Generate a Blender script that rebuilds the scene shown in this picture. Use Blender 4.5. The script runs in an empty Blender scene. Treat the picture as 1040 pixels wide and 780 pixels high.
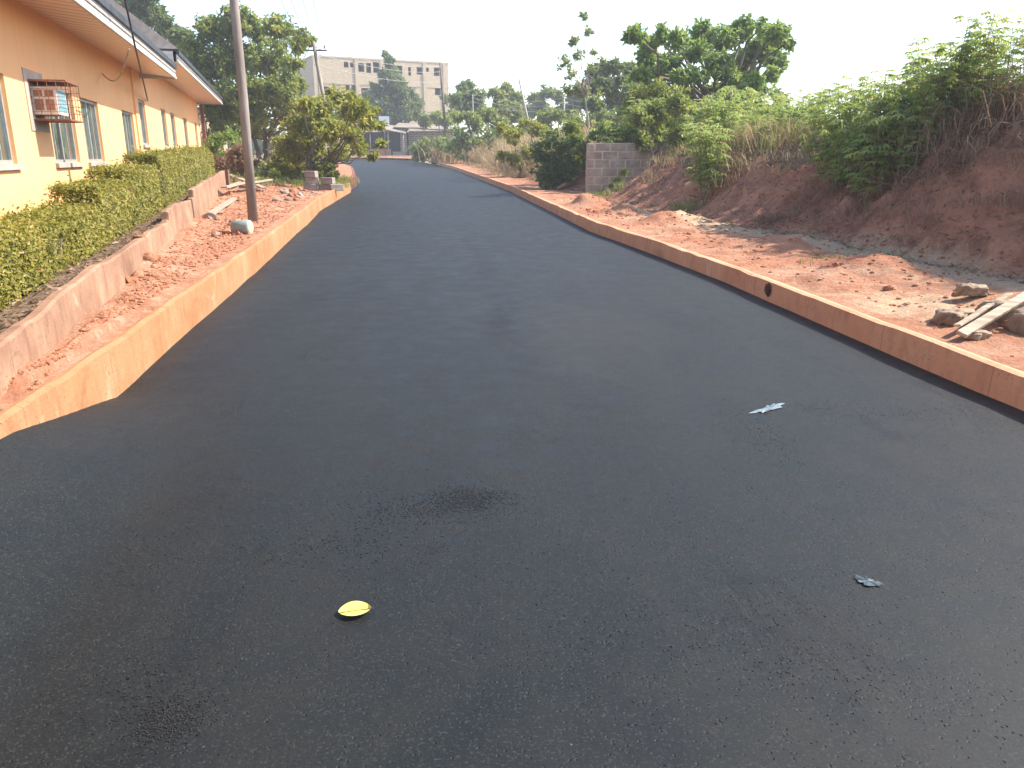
import bpy, math, random
import numpy as np
from mathutils import Vector, Matrix
R_ = math.radians
S = bpy.context.scene
COL = S.collection

# ------------------------------------------------------------------ camera
PITCH = math.atan(230 / 800.0)
CH = 1.5
cam = bpy.data.cameras.new('camera'); camo = bpy.data.objects.new('camera', cam); COL.objects.link(camo)
cam.sensor_width = 36; cam.sensor_fit = 'HORIZONTAL'; cam.lens = 36 * 800 / 1040.0
cam.clip_start = 0.05; cam.clip_end = 3000
camo.location = (0, 0, CH); camo.rotation_euler = (math.pi / 2 - PITCH, 0, 0)
S.camera = camo

# ------------------------------------------------------------------ light
SUN_EL = R_(45.5); SUN_AZ = R_(79)          # azimuth clockwise from +Y: the sun stands to the right
w = bpy.data.worlds.new('World'); S.world = w; w.use_nodes = True
nt = w.node_tree; nt.nodes.clear()
sky = nt.nodes.new('ShaderNodeTexSky'); sky.sky_type = 'NISHITA'; sky.sun_disc = False
sky.sun_elevation = SUN_EL; sky.sun_rotation = SUN_AZ
sky.air_density = 1.0; sky.dust_density = 1.0; sky.ozone_density = 1.0; sky.altitude = 100
bg = nt.nodes.new('ShaderNodeBackground'); bg.inputs[1].default_value = 0.15
wo = nt.nodes.new('ShaderNodeOutputWorld')
nt.links.new(sky.outputs[0], bg.inputs[0]); nt.links.new(bg.outputs[0], wo.inputs[0])
sun = bpy.data.lights.new('sun', 'SUN'); sun.energy = 4.5; sun.angle = R_(0.9); sun.color = (1, 0.93, 0.82)
suno = bpy.data.objects.new('sun', sun); COL.objects.link(suno)
sd = Vector((math.sin(SUN_AZ) * math.cos(SUN_EL), math.cos(SUN_AZ) * math.cos(SUN_EL), math.sin(SUN_EL)))
suno.rotation_euler = sd.to_track_quat('Z', 'Y').to_euler(); suno.location = (20, 0, 30)
S.view_settings.view_transform = 'Standard'; S.view_settings.look = 'None'
S.view_settings.gamma = 1; S.view_settings.use_curve_mapping = False
S.view_settings.exposure = 1.4
S.render.engine = 'CYCLES'
S.cycles.max_bounces = 6; S.cycles.transparent_max_bounces = 8; S.cycles.volume_bounces = 0

# ------------------------------------------------------------------ helpers
CP, SP = math.cos(PITCH), math.sin(PITCH)
def at(px, py, Y):
    """world point seen at a pixel of the photograph, at distance Y along the road"""
    u = (px - 520) / 800.0; v = (390 - py) / 800.0
    rx, ry, rz = u, CP + v * SP, -SP + v * CP
    t = Y / ry
    return Vector((rx * t, Y, CH + rz * t))
def g(y): return .015 * max(0.0, min(y, 105) - 5)
Ly = [-20, 0, 3.4, 4.9, 7.4, 10, 13, 17.2, 20, 28, 31.5, 37.7, 50, 68, 78, 84, 87]
Lx = [.2, -1.9, -2.38, -2.6, -2.96, -3.3, -3.75, -4.35, -4.8, -5.6, -6.2, -7.3, -9.8, -14.7, -20, -29, -60]
Ry = [-20, 0, 4.66, 6.1, 9.2, 12, 15.2, 28.2, 54.5, 68, 85, 90, 94, 97]
Rx = [5.5, 3.6, 3.18, 2.98, 2.6, 2.12, 1.5, 0, -3.9, -6.3, -10.3, -14, -22, -60]
def LX(y): return float(np.interp(y, Ly, Lx))
def RX(y): return float(np.interp(y, Ry, Rx))
def nz2(x, y, s=1.0, seed=0):
    """cheap smooth value noise in [-1,1]"""
    from mathutils import noise
    return noise.noise(Vector((x * s + seed * 7.3, y * s - seed * 3.1, seed * 1.7)))

def tag(o, label=None, cat=None, group=None, kind=None):
    if label: o['label'] = label
    if cat: o['category'] = cat
    if group: o['group'] = group
    if kind: o['kind'] = kind
    return o
def empty(name, loc, label=None, cat=None, group=None, rz=0):
    o = bpy.data.objects.new(name, None); COL.objects.link(o); o.location = loc
    o.rotation_euler = (0, 0, rz); o.empty_display_size = .2
    return tag(o, label, cat, group)
def link(name, me, parent=None, world=True):
    o = bpy.data.objects.new(name, me); COL.objects.link(o)
    if parent:
        o.parent = parent
        if world: o.matrix_parent_inverse = (Matrix.Translation(parent.location) @ parent.rotation_euler.to_matrix().to_4x4()).inverted()
    return o
class MB:
    def __init__(s): s.v = []; s.f = []; s.m = []; s.sm = []
    def add(s, V, F, m=0, smooth=False):
        b = len(s.v); s.v += [tuple(p) for p in V]; s.f += [tuple(i + b for i in f) for f in F]
        s.m += [m] * len(F); s.sm += [smooth] * len(F); return s
    def hexa(s, P, m=0):   # 8 points: bottom 4 ccw, top 4 ccw
        return s.add(P, [(3, 2, 1, 0), (4, 5, 6, 7), (0, 1, 5, 4), (1, 2, 6, 5), (2, 3, 7, 6), (3, 0, 4, 7)], m)
    def obox(s, o, a, b, c, m=0):  # origin corner + three edge vectors
        o, a, b, c = map(Vector, (o, a, b, c))
        return s.hexa([o, o + a, o + a + b, o + b, o + c, o + a + c, o + a + b + c, o + b + c], m)
    def box(s, c, d, rz=0, m=0):   # centre, dims, rotation
        c = Vector(c); M = Matrix.Rotation(rz, 3, 'Z')
        a, b, e = M @ Vector((d[0], 0, 0)), M @ Vector((0, d[1], 0)), Vector((0, 0, d[2]))
        return s.obox(c - a / 2 - b / 2 - e / 2, a, b, e, m)
    def tube(s, P, r, n=8, m=0, caps=True, smooth=True):
        P = [Vector(p) for p in P]
        if not hasattr(r, '__len__'): r = [r] * len(P)
        V = []; F = []
        ref = Vector((0, 0, 1)) if abs((P[-1] - P[0]).normalized().z) < .9 else Vector((1, 0, 0))
        for i, p in enumerate(P):
            d = (P[min(i + 1, len(P) - 1)] - P[max(i - 1, 0)]).normalized()
            a = d.cross(ref).normalized(); b = d.cross(a)
            for k in range(n):
                t = 2 * math.pi * k / n
                V.append(p + (a * math.cos(t) + b * math.sin(t)) * r[i])
        for i in range(len(P) - 1):
            for k in range(n):
                k2 = (k + 1) % n
                F.append((i * n + k, i * n + k2, (i + 1) * n + k2, (i + 1) * n + k))
        if caps: F.append(tuple(range(n))[::-1]); F.append(tuple((len(P) - 1) * n + k for k in range(n)))
        return s.add(V, F, m, smooth)
    def build(s, name, mat, parent=None, bevel=0):
        me = bpy.data.meshes.new(name); me.from_pydata(s.v, [], s.f)
        for mm in (mat if isinstance(mat, (list, tuple)) else [mat]): me.materials.append(mm)
        me.polygons.foreach_set('material_index', s.m); me.polygons.foreach_set('use_smooth', s.sm)
        me.update()
        o = link(name, me, parent)
        if bevel:
            b = o.modifiers.new('bevel', 'BEVEL'); b.width = bevel; b.segments = 2; b.limit_method = 'ANGLE'
        return o
def np_mesh(name, V, F, mat, tint=None, smooth=False):
    """V (n,3), F (m,k)"""
    me = bpy.data.meshes.new(name); V = np.ascontiguousarray(V, dtype=np.float32); F = np.ascontiguousarray(F, dtype=np.int32)
    k = F.shape[1]
    me.vertices.add(len(V)); me.vertices.foreach_set('co', V.ravel())
    me.loops.add(F.size); me.loops.foreach_set('vertex_index', F.ravel())
    me.polygons.add(len(F)); me.polygons.foreach_set('loop_start', np.arange(0, F.size, k, dtype=np.int32))
    try: me.polygons.foreach_set('loop_total', np.full(len(F), k, dtype=np.int32))
    except Exception: pass
    me.polygons.foreach_set('use_smooth', np.full(len(F), smooth))
    me.update(calc_edges=True)
    if tint is not None:
        a = me.attributes.new('tint', 'FLOAT', 'FACE'); a.data.foreach_set('value', np.asarray(tint, dtype=np.float32))
    me.materials.append(mat); me.validate()
    return me
def unit(A): return A / (np.linalg.norm(A, axis=-1, keepdims=True) + 1e-9)
def leaves(C, D, N, L, W, tint, fold=.15):
    """rhombic folded leaves -> V,F,tint"""
    C = np.asarray(C, float); D = unit(D); Sd = unit(np.cross(D, N)); N = np.cross(Sd, D)
    L = np.asarray(L)[:, None]; W = np.asarray(W)[:, None]
    m = C + D * L * .45
    V = np.stack([C, m + Sd * W / 2 + N * W * fold, C + D * L - N * L * .08, m - Sd * W / 2 + N * W * fold], 1)
    F = np.arange(len(C) * 4).reshape(-1, 4)
    return V.reshape(-1, 3), F, tint

# ------------------------------------------------------------------ materials
def mat_new(name):
    m = bpy.data.materials.new(name); m.use_nodes = True; t = m.node_tree; t.nodes.clear()
    out = t.nodes.new('ShaderNodeOutputMaterial'); p = t.nodes.new('ShaderNodeBsdfPrincipled')
    t.links.new(p.outputs[0], out.inputs[0]); return m, t, p, out
class NT:
    def __init__(s, t): s.t = t
    def n(s, ty, **k):
        x = s.t.nodes.new('ShaderNode' + ty)
        for a, b in k.items():
            if a.startswith('i_'): x.inputs[int(a[2:]) if a[2:].isdigit() else a[2:].replace('_', ' ')].default_value = b
            else: setattr(x, a, b)
        return x
    def l(s, a, b): s.t.links.new(a, b)
    def coord(s, scale=(1, 1, 1), kind='Object', off=(0, 0, 0)):
        c = s.n('TexCoord'); m = s.n('Mapping'); m.inputs['Scale'].default_value = scale; m.inputs['Location'].default_value = off
        s.l(c.outputs[kind], m.inputs[0]); return m.outputs[0]
    def noise(s, co, scale, detail=5, rough=.55, dist=0):
        x = s.n('TexNoise'); x.inputs['Scale'].default_value = scale; x.inputs['Detail'].default_value = detail
        x.inputs['Roughness'].default_value = rough; x.inputs['Distortion'].default_value = dist
        if co: s.l(co, x.inputs['Vector'])
        return x.outputs[0]
    def ramp(s, f, stops):
        x = s.n('ValToRGB'); e = x.color_ramp.elements
        while len(e) < len(stops): e.new(.5)
        for i, (p, c) in enumerate(stops):
            e[i].position = p; e[i].color = (c if hasattr(c, '__len__') else (c, c, c)) + ((1,) if not hasattr(c, '__len__') or len(c) == 3 else ())
        s.l(f, x.inputs[0]); return x.outputs[0]
    def mix(s, f, a, b, mode='MIX'):
        x = s.n('Mix'); x.data_type = 'RGBA'; x.blend_type = mode
        for v, i in ((f, 0), (a, 6), (b, 7)):
            if hasattr(v, 'is_output') or isinstance(v, bpy.types.NodeSocket): s.l(v, x.inputs[i])
            else: x.inputs[i].default_value = v if i == 0 else tuple(v) + (1,)
        return x.outputs[2]
    def math(s, op, a, b=0):
        x = s.n('Math'); x.operation = op
        for v, i in ((a, 0), (b, 1)):
            if isinstance(v, bpy.types.NodeSocket): s.l(v, x.inputs[i])
            else: x.inputs[i].default_value = v
        return x.outputs[0]
    def bump(s, h, strength, dist, prev=None):
        x = s.n('Bump'); x.inputs['Strength'].default_value = strength; x.inputs['Distance'].default_value = dist
        s.l(h, x.inputs['Height'])
        if prev: s.l(prev, x.inputs['Normal'])
        return x.outputs[0]

def simple(name, ca, cb, scale=4, rough=.8, bump=.3, bdist=.01, bscale=None, spec=.3, detail=6, stretch=(1, 1, 1), metal=0):
    m, t, p, o = mat_new(name); q = NT(t); co = q.coord(stretch)
    f = q.noise(co, scale, detail, .6)
    q.l(q.ramp(f, [(.3, ca), (.7, cb)]), p.inputs['Base Color'])
    p.inputs['Roughness'].default_value = rough; p.inputs['Specular IOR Level'].default_value = spec; p.inputs['Metallic'].default_value = metal
    if bump: q.l(q.bump(q.noise(co, bscale or scale * 6, 6, .6), bump, bdist), p.inputs['Normal'])
    return m
def leafmat(name, stops, trans=.3, rough=.5, spec=.3, tcol=(.4, .48, .08)):
    m, t, p, o = mat_new(name); q = NT(t)
    a = q.n('Attribute'); a.attribute_name = 'tint'; oi = q.n('ObjectInfo')
    f = q.math('ADD', a.outputs['Fac'], q.math('MULTIPLY', q.math('SUBTRACT', oi.outputs['Random'], .5), .12))
    c = q.ramp(f, stops); q.l(c, p.inputs['Base Color'])
    p.inputs['Roughness'].default_value = rough; p.inputs['Specular IOR Level'].default_value = spec
    tr = q.n('BsdfTranslucent'); q.l(q.mix(.45, c, tcol, 'MIX'), tr.inputs[0])
    mx = q.n('MixShader'); mx.inputs[0].default_value = trans
    q.l(p.outputs[0], mx.inputs[1]); q.l(tr.outputs[0], mx.inputs[2]); q.l(mx.outputs[0], o.inputs[0])
    return m
M = {}
# asphalt
def asphalt():
    m, t, p, o = mat_new('asphalt'); q = NT(t); co = q.coord()
    big = q.noise(q.coord((1, .16, 1)), 1.1, 6, .62, .5); mid = q.noise(co, 4.5, 7, .68)
    vo = q.n('TexVoronoi'); vo.inputs['Scale'].default_value = 185; q.l(co, vo.inputs['Vector'])
    cell = q.n('SeparateColor'); q.l(vo.outputs['Color'], cell.inputs[0])
    v3 = q.n('TexVoronoi'); v3.inputs['Scale'].default_value = 110; q.l(co, v3.inputs['Vector'])
    cell3 = q.n('SeparateColor'); q.l(v3.outputs['Color'], cell3.inputs[0])
    base = q.ramp(big, [(.3, (.003, .0048, .0047)), (.5, (.0055, .008, .0074)), (.72, (.0105, .0128, .011))])
    base = q.mix(q.math('MULTIPLY', q.ramp(mid, [(.38, 0.0), (.68, 1.0)]), .5), base, (.012, .0135, .013))
    op = q.ramp(q.noise(q.coord((1, .6, 1), off=(2, 7, 0)), 1.3, 6, .7, .4), [(.56, 0.0), (.66, 1.0)])   # open-textured patches
    base = q.mix(q.math('MULTIPLY', q.ramp(cell.outputs[0], [(.75, 0.0), (.97, 1.0)]), .55), base, (.04, .04, .038))
    base = q.mix(q.math('MULTIPLY', q.ramp(cell.outputs[1], [(.55, 0.0), (.8, 1.0)]), .7), base, (.005, .005, .006))
    base = q.mix(q.math('MULTIPLY', op, q.math('MULTIPLY', q.ramp(cell3.outputs[0], [(.45, 0.0), (.55, 1.0)]), .75)), base, (.004, .004, .005))
    v4 = q.n('TexVoronoi'); v4.inputs['Scale'].default_value = 60; q.l(co, v4.inputs['Vector'])
    c4 = q.n('SeparateColor'); q.l(v4.outputs['Color'], c4.inputs[0])
    pg = q.ramp(q.noise(co, 3.1, 5, .75), [(.42, 0.0), (.62, 1.0)])
    pits = q.math('MULTIPLY', q.math('MULTIPLY', q.ramp(v4.outputs['Distance'], [(.12, 1.0), (.3, 0.0)]), q.ramp(c4.outputs[0], [(.6, 0.0), (.7, 1.0)])), pg)
    base = q.mix(q.math('MULTIPLY', pits, .9), base, (.0015, .0015, .002))
    v2 = q.n('TexVoronoi'); v2.inputs['Scale'].default_value = 17; q.l(co, v2.inputs['Vector'])
    gate = q.ramp(q.noise(co, 1.7, 3, .7), [(.45, 0.0), (.6, 1.0)])
    base = q.mix(q.math('MULTIPLY', q.math('MULTIPLY', q.ramp(v2.outputs['Distance'], [(.035, 1.0), (.06, 0.0)]), gate), .6), base, (.16, .145, .12))
    dust = q.ramp(q.noise(q.coord((1, .5, 1), off=(3, 5, 0)), .8, 7, .68, .6), [(.5, 0.0), (.75, .6)])
    base = q.mix(dust, base, (.018, .0155, .0125))
    scuff = q.ramp(q.noise(q.coord((1.6, .5, 1), off=(9, 1, 0)), 2.2, 8, .75, 1.2), [(.66, 0.0), (.78, .5)])
    base = q.mix(scuff, base, (.032, .032, .03))
    sx = q.n('SeparateXYZ'); q.l(q.coord(), sx.inputs[0]); X, Y = sx.outputs['X'], sx.outputs['Y']
    wob = q.math('MULTIPLY', q.math('SUBTRACT', q.noise(q.coord((1, .5, 1)), 1.4, 6, .7), .5), 1.3)
    sd_ = q.math('ABSOLUTE', q.math('ADD', q.math('ADD', X, q.math('MULTIPLY', q.math('SUBTRACT', Y, 7.0), .09)), q.math('ADD', wob, .05)))
    yg = q.ramp(q.math('DIVIDE', Y, 20), [(.24, 0.0), (.34, 1.0), (.7, .8), (.95, 0.0)])
    base = q.mix(q.math('MULTIPLY', q.math('MULTIPLY', q.ramp(sd_, [(.0, 1.0), (.2, 0.0)]), yg), q.ramp(mid, [(.35, .3), (.6, 1.0)])), base, (.003, .0035, .004))
    dx = q.math('DIVIDE', q.math('SUBTRACT', X, .75), .75); dy = q.math('DIVIDE', q.math('SUBTRACT', Y, 6.7), 1.7)
    dd = q.math('ADD', q.math('ADD', q.math('MULTIPLY', dx, dx), q.math('MULTIPLY', dy, dy)), q.math('MULTIPLY', wob, 1.6))
    base = q.mix(q.ramp(dd, [(.1, .42), (1.0, 0.0)]), base, (.026, .0195, .0135))
    q.l(base, p.inputs['Base Color'])
    h1 = q.math('ADD', q.math('MULTIPLY', cell.outputs[0], .5), q.math('SUBTRACT', q.math('MULTIPLY', q.math('MULTIPLY', cell3.outputs[0], op), .7), q.math('MULTIPLY', pits, 1.2)))
    b = q.bump(q.noise(q.coord((1, .4, 1)), 1.2, 3, .5), .25, .03); b = q.bump(q.noise(co, 9, 4, .6), .2, .008, b)
    q.l(q.bump(h1, 1.0, .005, b), p.inputs['Normal'])
    q.l(q.ramp(mid, [(.3, .5), (.7, .68)]), p.inputs['Roughness']); p.inputs['Specular IOR Level'].default_value = .3
    return m
M['asphalt'] = asphalt()
def dirt(name, cols, attr=None, deep=(.2, .085, .055)):
    m, t, p, o = mat_new(name); q = NT(t); co = q.coord()
    n1 = q.noise(co, .9, 6, .6, .6); n2 = q.noise(co, 5, 8, .7); n3 = q.noise(co, 38, 6, .7)
    c = q.ramp(n1, [(.3, cols[0]), (.5, cols[1]), (.68, cols[2])])
    c = q.mix(q.ramp(n2, [(.38, .65), (.62, 0.0)]), c, cols[3])
    c = q.mix(q.ramp(n3, [(.3, .6), (.5, 0.0)]), c, deep)
    c = q.mix(q.ramp(q.noise(q.coord(off=(7, 2, 0)), 1.6, 8, .75, .5), [(.5, 0.0), (.64, .6)]), c, tuple(x * .62 for x in cols[3]))
    c = q.mix(q.ramp(n3, [(.6, 0.0), (.75, .4)]), c, cols[2])
    vo = q.n('TexVoronoi'); vo.inputs['Scale'].default_value = 22; q.l(co, vo.inputs['Vector'])
    if attr:
        a = q.n('Attribute'); a.attribute_name = 'soil'
        bn = q.noise(co, 2.5, 8, .75)
        bk = q.ramp(bn, [(.3, (.1, .05, .034)), (.42, (.27, .125, .08)), (.55, (.4, .19, .115)), (.72, (.48, .28, .19))])
        bk = q.mix(q.ramp(n3, [(.5, 0.0), (.7, .5)]), bk, (.36, .2, .13))
        fac = q.ramp(q.math('ADD', a.outputs['Fac'], q.math('MULTIPLY', q.math('SUBTRACT', n2, .5), .9)), [(.4, 0.0), (.6, 1.0)])
        c = q.mix(fac, c, bk)
        a2 = q.n('Attribute'); a2.attribute_name = 'sand'
        fs = q.ramp(q.math('ADD', a2.outputs['Fac'], q.math('MULTIPLY', q.math('SUBTRACT', n2, .5), .8)), [(.35, 0.0), (.7, .9)])
        c = q.mix(fs, c, q.ramp(n3, [(.3, (.33, .21, .13)), (.6, (.5, .37, .24))]))
        a3 = q.n('Attribute'); a3.attribute_name = 'litter'
        fl = q.ramp(q.math('ADD', a3.outputs['Fac'], q.math('MULTIPLY', q.math('SUBTRACT', n2, .5), .8)), [(.4, 0.0), (.6, 1.0)])
        c = q.mix(fl, c, q.ramp(n3, [(.35, (.1, .065, .045)), (.5, (.2, .13, .085)), (.65, (.32, .24, .15))]))
    q.l(c, p.inputs['Base Color']); p.inputs['Roughness'].default_value = .95; p.inputs['Specular IOR Level'].default_value = .15
    b = q.bump(n2, .9, .06); b = q.bump(q.math('ADD', n3, q.math('MULTIPLY', vo.outputs['Distance'], .5)), .9, .02, b)
    q.l(b, p.inputs['Normal']); return m
M['dirt'] = dirt('red_soil', [(.36, .16, .093), (.4, .22, .135), (.43, .3, .205), (.34, .12, .06)], True)
def kerbmat(name, ca, cb, cc):
    m, t, p, o = mat_new(name); q = NT(t)
    a = q.n('Attribute'); a.attribute_name = 'along'; g3 = q.n('NewGeometry'); sp = q.n('SeparateXYZ'); q.l(g3.outputs['Position'], sp.inputs[0])
    cb_ = q.n('CombineXYZ'); q.l(a.outputs['Fac'], cb_.inputs[0]); q.l(q.math('MULTIPLY', sp.outputs['Z'], .25), cb_.inputs[2])
    st = q.noise(cb_.outputs[0], 9, 5, .65); co = q.coord(); n1 = q.noise(co, 1.3, 6, .65); n3 = q.noise(co, 45, 5, .7)
    c = q.ramp(n1, [(.3, ca), (.55, cb), (.75, cc)])
    c = q.mix(q.ramp(st, [(.3, .4), (.5, 0.0)]), c, tuple(x * .6 for x in ca))
    vs = q.n('TexVoronoi'); vs.inputs['Scale'].default_value = 26; q.l(co, vs.inputs['Vector']); c = q.mix(q.math('MULTIPLY', q.ramp(vs.outputs['Distance'], [(.1, 1.0), (.2, 0.0)]), q.ramp(n1, [(.45, 0.0), (.6, .8)])), c, (.08, .035, .02))
    dk = q.noise(q.coord(off=(4, 4, 1)), 2.6, 8, .75, .8); c = q.mix(q.ramp(dk, [(.56, 0.0), (.72, .55)]), c, tuple(x * .45 for x in ca)); c = q.mix(q.ramp(dk, [(.28, .6), (.42, 0.0)]), c, (.5, .36, .25))
    c = q.mix(q.ramp(n3, [(.25, .6), (.4, 0.0)]), c, (.12, .06, .04))
    fr = q.math('FRACT', q.math('DIVIDE', a.outputs['Fac'], 1.22))
    jt = q.ramp(fr, [(.0, 1.0), (.012, 0.0)])
    c = q.mix(q.math('MULTIPLY', jt, .55), c, (.1, .05, .035))
    q.l(c, p.inputs['Base Color']); p.inputs['Roughness'].default_value = .9; p.inputs['Specular IOR Level'].default_value = .2
    b = q.bump(jt, -.6, .02); b = q.bump(q.math('ADD', n3, st), .5, .012, b); q.l(b, p.inputs['Normal']); return m
M['kerb_r'] = kerbmat('stained_concrete', (.58, .27, .15), (.66, .34, .19), (.68, .46, .31))
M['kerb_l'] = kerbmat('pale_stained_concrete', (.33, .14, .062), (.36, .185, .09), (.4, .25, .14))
def wallpaint(name, ca, cb):
    m, t, p, o = mat_new(name); q = NT(t); co = q.coord()
    c = q.ramp(q.noise(co, .7, 5, .6), [(.3, ca), (.7, cb)])
    st = q.noise(q.coord((1, 1, .12)), 5, 5, .6); c = q.mix(q.ramp(st, [(.3, .25), (.5, 0.0)]), c, tuple(x * .75 for x in ca))
    q.l(c, p.inputs['Base Color']); p.inputs['Roughness'].default_value = .75; p.inputs['Specular IOR Level'].default_value = .25
    q.l(q.bump(q.noise(co, 60, 5, .6), .25, .006), p.inputs['Normal']); return m
M['paint'] = wallpaint('orange_wall_paint', (.77, .415, .19), (.82, .45, .21))
M['white'] = simple('white_painted_board', (.36, .35, .33), (.5, .49, .47), 3, .5, .15, stretch=(1, 1, 4))
M['black_edge'] = simple('dark_roof_edge', (.02, .022, .028), (.05, .05, .06), 3, .5, .15)
def soffit():
    m, t, p, o = mat_new('pvc_soffit'); q = NT(t)
    a = q.n('Attribute'); a.attribute_name = 'along'
    fr = q.math('FRACT', q.math('DIVIDE', a.outputs['Fac'], .33)); j = q.ramp(fr, [(.0, 1.0), (.38, 0.0)])
    c = q.mix(j, (.66, .5, .41), (.3, .19, .14)); q.l(c, p.inputs['Base Color']); p.inputs['Roughness'].default_value = .45
    q.l(q.bump(j, -.6, .01), p.inputs['Normal']); return m
M['soffit'] = soffit()
def roofm(name, ca, cb):
    m, t, p, o = mat_new(name); q = NT(t); a = q.n('Attribute'); a.attribute_name = 'along'
    fr = q.math('SINE', q.math('MULTIPLY', a.outputs['Fac'], 2 * math.pi / .2))
    c = q.ramp(q.noise(q.coord(), 1.5, 6, .65), [(.3, ca), (.7, cb)]); q.l(c, p.inputs['Base Color'])
    p.inputs['Roughness'].default_value = .6; q.l(q.bump(fr, .12, .01), p.inputs['Normal']); return m
M['roof'] = roofm('grey_brown_roof_sheet', (.07, .058, .05), (.13, .11, .095))
M['roof_pale'] = roofm('weathered_zinc_sheet', (.17, .14, .11), (.3, .25, .2))
M['alu'] = simple('aluminium_frame', (.3, .31, .3), (.42, .43, .42), 8, .35, .05, spec=.5, metal=.3)
def glass():
    m, t, p, o = mat_new('window_glass'); q = NT(t); co = q.coord((1, 1, .4))
    c = q.ramp(q.noise(co, 3, 3, .5), [(.35, (.03, .05, .045)), (.65, (.1, .13, .11))]); q.l(c, p.inputs['Base Color'])
    p.inputs['Roughness'].default_value = .08; p.inputs['Specular IOR Level'].default_value = .8; p.inputs['Coat Weight'].default_value = .6; return m
M['glass'] = glass()
M['mortar'] = simple('raw_plaster', (.3, .25, .21), (.4, .35, .3), 5, .85, .4)
M['ac'] = simple('ac_casing', (.6, .54, .49), (.7, .64, .59), 6, .4, .05)
M['ac_blue'] = simple('ac_front_blue', (.13, .26, .3), (.2, .36, .4), 18, .4, .1, stretch=(1, 1, 6))
M['rust'] = simple('rusty_steel', (.14, .055, .035), (.26, .1, .06), 20, .8, .3)
M['concrete'] = simple('grey_concrete', (.18, .15, .13), (.34, .29, .25), 5, .9, .5, .01)
M['pole'] = simple('weathered_pole_concrete', (.16, .13, .11), (.34, .29, .25), 3, .9, .6, .01, 25, stretch=(1, 1, .25))
M['pole_far'] = simple('pale_pole', (.3, .28, .25), (.45, .42, .38), 3, .9, .3)
M['bark'] = simple('bark', (.07, .05, .04), (.2, .16, .125), 6, .95, .9, .02, 18, stretch=(1, 1, .3))
M['bark_pale'] = simple('pale_bark', (.2, .17, .14), (.38, .34, .28), 6, .95, .6, .01, 18, stretch=(1, 1, .3))
M['stem'] = simple('green_stem', (.12, .13, .06), (.27, .24, .13), 8, .8, .3)
M['wood'] = simple('weathered_plank', (.16, .11, .075), (.46, .38, .28), 4, .85, .6, .004, 30, stretch=(.4, 4, 4))
M['cement'] = simple('hardened_cement', (.17, .11, .075), (.38, .29, .2), 9, .95, .9, .02, 16)
M['stone'] = simple('stone', (.2, .12, .08), (.38, .27, .2), 6, .9, .8, .02, 20)
M['redstone'] = simple('laterite_clod', (.22, .08, .042), (.4, .19, .105), 9, .95, .9, .02, 30)
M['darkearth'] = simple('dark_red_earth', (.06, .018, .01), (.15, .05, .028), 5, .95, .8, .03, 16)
M['blockgrey'] = simple('worn_cement_block', (.2, .16, .13), (.36, .31, .26), 4, .95, .7, .02, 22)
M['clay'] = simple('red_clay', (.4, .15, .07), (.5, .23, .12), 4, .9, .5)
M['vent'] = simple('vent_brown', (.26, .13, .08), (.34, .18, .12), 20, .8, .3)
M['dark'] = simple('painted_interior_shade', (.006, .006, .005), (.02, .018, .016), 4, .9, 0)  # near-black colour paints in the shade inside the shed and outbuilding
M['wire'] = simple('cable', (.2, .19, .18), (.4, .38, .36), 4, .6, 0)
M['wire_dark'] = simple('dark_cable', (.03, .025, .025), (.07, .05, .05), 4, .6, 0)
M['whiteplastic'] = simple('thin_plastic', (.04, .07, .08), (.24, .3, .32), 14, .25, .6, .01, spec=.6)
M['green_paint'] = simple('grey_green_bucket_shell', (.2, .24, .22), (.32, .36, .33), 6, .6, .4)
M['beige'] = simple('raw_render_wall', (.42, .34, .25), (.56, .48, .37), .35, .9, .5, .03, 3)
M['slab'] = simple('bare_concrete_slab', (.38, .3, .2), (.5, .41, .29), .6, .9, .3, .02, 4)
def blockmat(name, ca, cb, cm, bw=.45, bh=.225, mort=.03):
    m, t, p, o = mat_new(name); q = NT(t); a = q.n('Attribute'); a.attribute_name = 'along'
    g3 = q.n('TexCoord'); sp = q.n('SeparateXYZ'); q.l(g3.outputs['Object'], sp.inputs[0])
    cx = q.n('CombineXYZ'); q.l(a.outputs['Fac'], cx.inputs[0]); q.l(sp.outputs['Z'], cx.inputs[1])
    b = q.n('TexBrick'); b.inputs['Scale'].default_value = 1; b.inputs['Brick Width'].default_value = bw; b.inputs['Row Height'].default_value = bh
    b.inputs['Mortar Size'].default_value = mort; b.inputs['Mortar Smooth'].default_value = .3; b.inputs['Bias'].default_value = 0
    b.inputs['Color1'].default_value = ca + (1,); b.inputs['Color2'].default_value = cb + (1,); b.inputs['Mortar'].default_value = cm + (1,)
    nn = q.noise(q.coord(), 6, 6, .65); v = q.n('VectorMath'); v.operation = 'ADD'
    sc = q.n('VectorMath'); sc.operation = 'SCALE'; sc.inputs['Scale'].default_value = .03
    nc = q.n('TexNoise'); nc.inputs['Scale'].default_value = 5; q.l(cx.outputs[0], nc.inputs['Vector']); q.l(nc.outputs[1], sc.inputs[0])
    q.l(cx.outputs[0], v.inputs[0]); q.l(sc.outputs[0], v.inputs[1]); q.l(v.outputs[0], b.inputs['Vector'])
    c = q.mix(q.ramp(nn, [(.35, .55), (.6, 0.0)]), b.outputs[0], tuple(x * .5 for x in ca)); q.l(c, p.inputs['Base Color'])
    p.inputs['Roughness'].default_value = .95; bb = q.bump(b.outputs['Fac'], -.3, .02); q.l(q.bump(nn, .6, .02, bb), p.inputs['Normal']); return m
M['block'] = blockmat('sandcrete_blocks', (.2, .15, .125), (.27, .2, .165), (.46, .39, .31), mort=.045)
M['build_block'] = blockmat('far_block_wall', (.48, .37, .24), (.53, .42, .28), (.56, .46, .32))
M['retain'] = kerbmat('streaked_retaining_render', (.18, .095, .06), (.31, .18, .115), (.42, .28, .19))
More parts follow.
